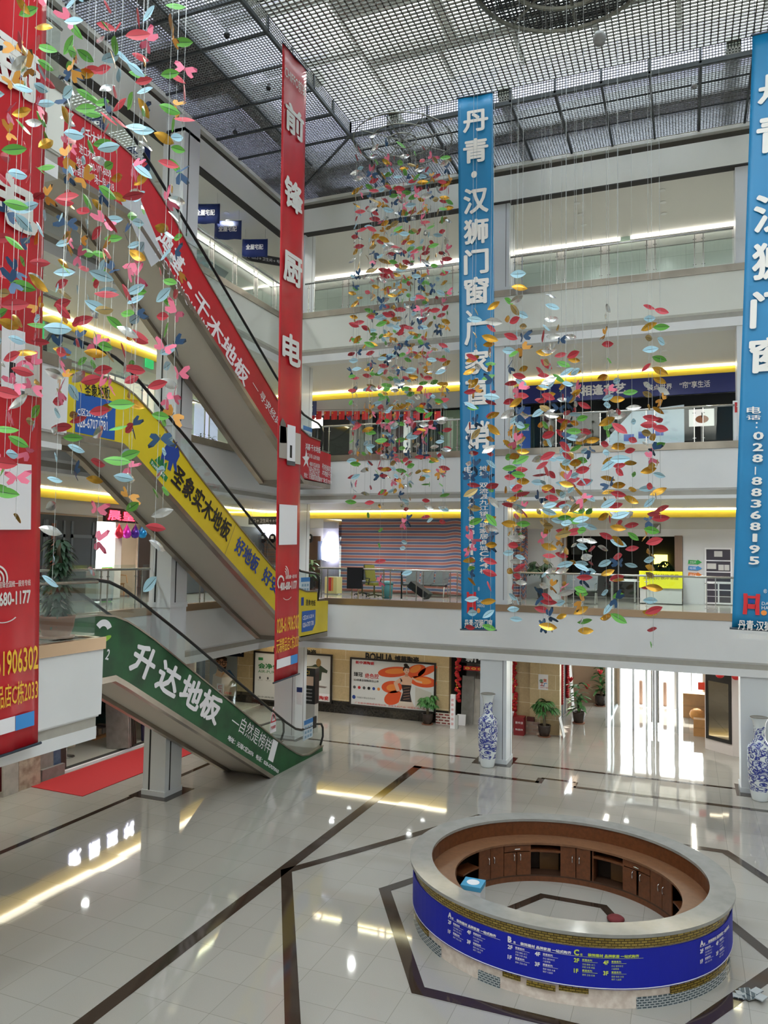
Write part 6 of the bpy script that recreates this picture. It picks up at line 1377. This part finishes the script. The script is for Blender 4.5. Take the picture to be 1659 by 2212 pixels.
# dark shop below: counter banner, picture, window posters
a = PY(1292, 930, SB-.5); b = PY(1478, 930, SB-.5); t = thing('printed_counter', 'white counter wrapped with a blue print below the dark blue sign', 'counter', (a.x, SB-.5, T3)); zt = PY(1400, 893, SB-.5).z
MB().prism([(a.x, T3), (b.x, T3), (b.x, zt+.25), (a.x+1.2, zt+.1), (a.x, T3+.55)], 'y', SB-.5, SB+.1).build('counter_body', M('counter_pale', '#9fadba', .4), t)
for k in range(3): flat(t, rect(.9+.5*k, .75+.08*k, 1.25+.5*k, 1.0+.08*k), (a.x, SB-.5, T3), EX, EZ, PRB, 'printed_label', .006)
text(t, '布艺窗帘', (a.x+.4, SB-.5, T3+.3), EX, EZ, 1.6, .22, M('print_steel', '#5a7898'), 'lettering', .01, 1, .006); flat(t, oval(.45, .35, .3, .2), (a.x, SB-.5, T3), EX, EZ, M('print_sky', '#8fb8d6'), 'printed_patch', .005)
x0, z0, x1, z1_ = wrect((1488, 885), (1543, 919), SB+.3); t = thing('picture_screen', 'bright picture of a brown bowl standing in the dark shop window', 'picture', (x0, SB+.3, z0)); MB().box(x0, SB+.3, z0, x1, SB+.36, z1_).build('screen', M('screen_white', '#d9d7d4', .4, emit=.25), t); flat(t, oval((x1-x0)*.52, (z1_-z0)*.4, .22, .14), (x0, SB+.3, z0), EX, EZ, M('print_bowl', '#a0603c'), 'brown_bowl', .006); flat(t, rect((x1-x0)*.5, (z1_-z0)*.5, (x1-x0)*.56, (z1_-z0)*.8), (x0, SB+.3, z0), EX, EZ, PRK, 'utensil', .008)
MB().tube([((x0+x1)/2, SB+.4, T3), ((x0+x1)/2, SB+.4, z0)], .03, 6).build('stand', CHROME, t)
for k, (p0, p1) in enumerate(((1092, 1108), (1118, 1146), (1450, 1474))): 
    x0, z0, x1, z1_ = wrect((p0, 880), (p1, 960), SB+.15); t = tag(MB().box(x0, SB+.13, T3+.1, x1, SB+.15, z1_).build('window_poster', (M('poster_silver', '#b4b8bc', .5), M('poster_blue', '#2a55b0', .5), M('poster_blue2', '#3a68b8', .5))[k]), ('silver window frame panel right of the middle column, third floor', 'blue window poster right of the middle column, third floor', 'blue window poster beside the picture of the bowl')[k], 'poster')
    if k == 1: text(t, '喜相逢', (x0+.05, SB+.13, T3+1.4), EX, EZ, x1-x0-.1, .2, PRW, 'lettering', .01, 1, .006)
x0, z0, x1, z1_ = wrect((1584, 872), (1608, 955), YB-.1); t = thing('floor_sign', 'white board with a red header at the rail beside the right blue banner', 'sign', (x0, YB+.2, T3)); MB().box(x0, YB+.15, T3, x1, YB+.19, T3+1.2).build('board', PRW, t); MB().box(x0+.05, YB+.145, T3+.85, x1, YB+.15, T3+1.15).build('red_header', PRR, t); flat(t, oval(.28, .65, .12, .12), (x0, YB+.15, T3), EX, EZ, PRR, 'red_disc', .004); flat(t, oval(.28, .3, .12, .12), (x0, YB+.15, T3), EX, EZ, PRB, 'blue_disc', .004); text(t, '请', (x0+.1, YB+.145, T3+.9), EX, EZ, .2, .2, PRW, 'lettering', .02, 1, .006)
# ================================================================== THIRD FLOOR, LEFT GALLERY
fw = MB(); fw.box(SL-.1, 3, T3, SL, SB, C3-.76); struct('wall_shops_left_third', fw, M('shop_front_cream', '#c9d0c4', .5))
for k, (p0, p1) in enumerate(((205, 330), (420, 470))):
    y0, y1 = PX(p0, 880, SL).y, PX(p1, 880, SL).y; t = tag(MB().box(SL, y0, T3+.1, SL+.04, y1, T3+2.2).build('shop_window', (M('window_warm', '#e9d8c6', .4, emit=.3), M('window_cool', '#b9c2e0', .4, emit=.25))[k]), ('warm lit shop window behind the yellow escalator', 'pale blue shop window left of the red escalator foot')[k], 'shop window')
for k, px in enumerate((433, 455)): plant(('small palm plant behind the third floor left rail, left one', 'small palm plant behind the third floor left rail, right one')[k], (SL+1.2, PX(px, 930, SL+1.2).y, T3), .8, .12, .25, 'broad', 40+k, 0, LF2)
x_ = SL+.1; q = PX(89, 700, x_); tag(MB().box(x_-.05, q.y-.1, q.z-.5, x_, q.y+.12, q.z+.1).build('exit_sign', M('exit_green', '#2fae66', .5, emit=.35)), 'narrow green lit exit sign at the left end of the third floor', 'sign')
q = PX(322, 782, x_); tag(MB().box(x_-.05, q.y-.15, q.z-.2, x_, q.y+.25, q.z+.1).build('exit_sign', M('exit_green', '#28c86a')), 'green lit exit sign under the warm cove on the third floor left', 'sign')
# ================================================================== FOURTH FLOOR
fw = MB(); fw.box(-26, SB, T4-.05, XR, SB+.2, C4-.5); struct('wall_shops_fourth', fw, brick_mat('marble_cladding', '#c9d2cf', '#c3ccc9', '#aab3b0', 1.6, .8, .006, .25, 'XZ', 0))
x0, z0, x1, z1_ = wrect((1228, 575), (1518, 600), SB-.03); t = tag(MB().box(x0, SB-.08, T4, x1, SB-.02, T4+1.15).build('shop_window', M('window_dark', '#2d3436', .15)), 'long dark low shop window on the fourth floor', 'shop window')
for k in range(14): MB().box(x0+(x1-x0)*k/14, SB-.1, T4, x0+(x1-x0)*k/14+.03, SB-.08, T4+1.15).build('mullion', DARKM, t)
tag(MB().box(-14, SB-.06, T4, -5.6, SB-.01, T4+.75).build('plinth_panel', M('plinth_dark', '#30373a', .3)), 'low dark plinth panel along the fourth floor wall', 'panel')
tag(MB().box(1.0, SB-.07, T4+1.35, 3, SB-.01, T4+1.42).build('rail_trim', DARKM), 'thin dark trim strip on the fourth floor wall at the right', 'trim')
q = PY(738, 655, SB-1.0); t = thing('desk', 'small white desk behind the fourth floor rail at the left', 'desk', (q.x, SB-1, T4)); MB().box(q.x-.7, SB-1.3, T4+.72, q.x+.7, SB-.7, T4+.78).build('desk_top', PRW, t); MB().box(q.x-.68, SB-.72, T4+.1, q.x+.68, SB-.7, T4+.72).build('modesty_panel', LGREY, t)
for dx in (-.65, .62): MB().box(q.x+dx, SB-1.28, T4, q.x+dx+.04, SB-.72, T4+.72).build('leg', PRW, t)
for k, (tl, br) in enumerate((((838, 556), (852, 564)), ((1340, 512), (1362, 518)))): wallbox(('small pale vent grille in the bright cove, left one', 'small pale vent grille in the bright cove, right one')[k], tl, br, SB-.12, .02, M('vent_pale', '#c5dccf', .5), 'vent_grille', 'vent')
fw = MB(); fw.box(SL-.1, 3, T4, SL, SB, C4-.5); struct('wall_shops_left_fourth', fw, M('shop_front_pale', '#b9c4bf', .5))
# navy promotional flags hanging from the ceiling
def promo(label, px, py, x, s=1.0, yaw=0.0):
    q = PZ(px, py, x); t = thing('promo_flag', label, 'flag', q); w_, h_ = 1.0*s, .72*s; U = Vector((math.sin(yaw+.9), math.cos(yaw+.9), 0)).normalized(); n = 8
    vs = [q+U*(w_*(i/n-.5))+EZ*(-h_*j)+U.cross(EZ)*.03*math.sin(i*1.3)*j for j in (0, 1) for i in range(n+1)]
    m = MB().add(vs, [(i, i+1, i+n+2, i+n+1) for i in range(n)]); c = m.build('cloth', M('flag_navy', '#1a2c68', .6), t, True); md = c.modifiers.new('thickness', 'SOLIDIFY'); md.thickness = .004
    MB().tube([q-U*w_*.5, q+U*w_*.5], .012, 5).build('rod', CHROME, t); h2 = MB(); h2.tube([q-U*w_*.4, Vector((q.x, q.y, C4))-U*w_*.4], .005, 4); h2.tube([q+U*w_*.4, Vector((q.x, q.y, C4))+U*w_*.4], .005, 4); h2.build('cord', STR, t)
    text(c, '全屋宅配', q-U*w_*.34-EZ*h_*.62, U, EZ, w_*.68, h_*.3, PRW, 'lettering', .03, 1, .05); return t
for k, (px, py) in enumerate(((445, 440), (493, 476), (551, 516))):
    promo(('navy flag with white characters, left of the three under the fourth floor ceiling', 'navy flag with white characters, middle of the three under the fourth floor ceiling', 'navy flag with white characters, right of the three under the fourth floor ceiling')[k], px, py, 18.15, .95, .35)
promo('navy flag high above the top of the red escalator, left one', 192, 246, 18.15, .95, .35); promo('navy flag above the upper curve of the red escalator, right one', 288, 316, 18.1, 1.0, .35)
q = PX(570, 560, -15.2); t = thing('direction_sign', 'charcoal direction sign hanging below the navy flags on the fourth floor', 'sign', q); U = Vector((.7, .7, 0)).normalized(); m = MB(); m.obox(q, U, EZ, U.cross(EZ), .85, .16, .03); m.build('board', M('sign_charcoal', '#2a2a30'), t); text(t, 'C4F 出口→ 卫生间→ 电梯', q-U*.75-EZ*.07, U, EZ, 1.5, .13, PRW, 'lettering', 0, 1, .04); h2 = MB()
for s_ in (-.7, .7): h2.tube([q+U*s_+EZ*.16, Vector((q.x, q.y, C4))+U*s_], .01, 5)
h2.build('hanger', CHROME, t)
y0, y1 = PX(408, 560, SL+.9).y, PX(490, 560, SL+.9).y; tag(MB().prism([(y0-.3, T4), (y1-.3, T4), (y1+.1, T4+.9), (y1-.1, T4+1.7), (y1+.15, T4+2.0), (y0-.3, T4+2.0)], 'x', SL+.1, SL+.9).build('sign_box', M('box_slate', '#5a6a6e', .4)), 'large slate grey angled sign box behind the fourth floor left rail', 'sign')
# ceiling fittings on the skylight frame
for k, (px, py, z, sz) in enumerate(((1295, 82, ZU-.25, .35), (1500, 185, ZL-.12, .16), (840, 265, ZL-.1, .14), (490, 75, ZL-.12, .16), (580, 190, ZL-.1, .14), (508, 285, ZL-.1, .14))):
    q = PZ(px, py, z); t = thing('ceiling_camera', ('round grey speaker hanging under the bright upper grille', 'small grey camera under the grille near the right banner', 'small grey camera under the grille above the middle mobile', 'small dark camera under the left grille, topmost', 'small dark camera under the left grille, in the middle', 'small dark camera under the left grille, lowest')[k], 'speaker' if k == 0 else 'camera', q)
    MB().lathe([(.001, -sz*.5), (sz*.4, -sz*.4), (sz*.5, 0), (sz*.35, sz*.35), (.02, sz*.45), (.02, sz*.45+.12)], q, 14).build('housing', GREY if k < 3 else DARKM, t, True)
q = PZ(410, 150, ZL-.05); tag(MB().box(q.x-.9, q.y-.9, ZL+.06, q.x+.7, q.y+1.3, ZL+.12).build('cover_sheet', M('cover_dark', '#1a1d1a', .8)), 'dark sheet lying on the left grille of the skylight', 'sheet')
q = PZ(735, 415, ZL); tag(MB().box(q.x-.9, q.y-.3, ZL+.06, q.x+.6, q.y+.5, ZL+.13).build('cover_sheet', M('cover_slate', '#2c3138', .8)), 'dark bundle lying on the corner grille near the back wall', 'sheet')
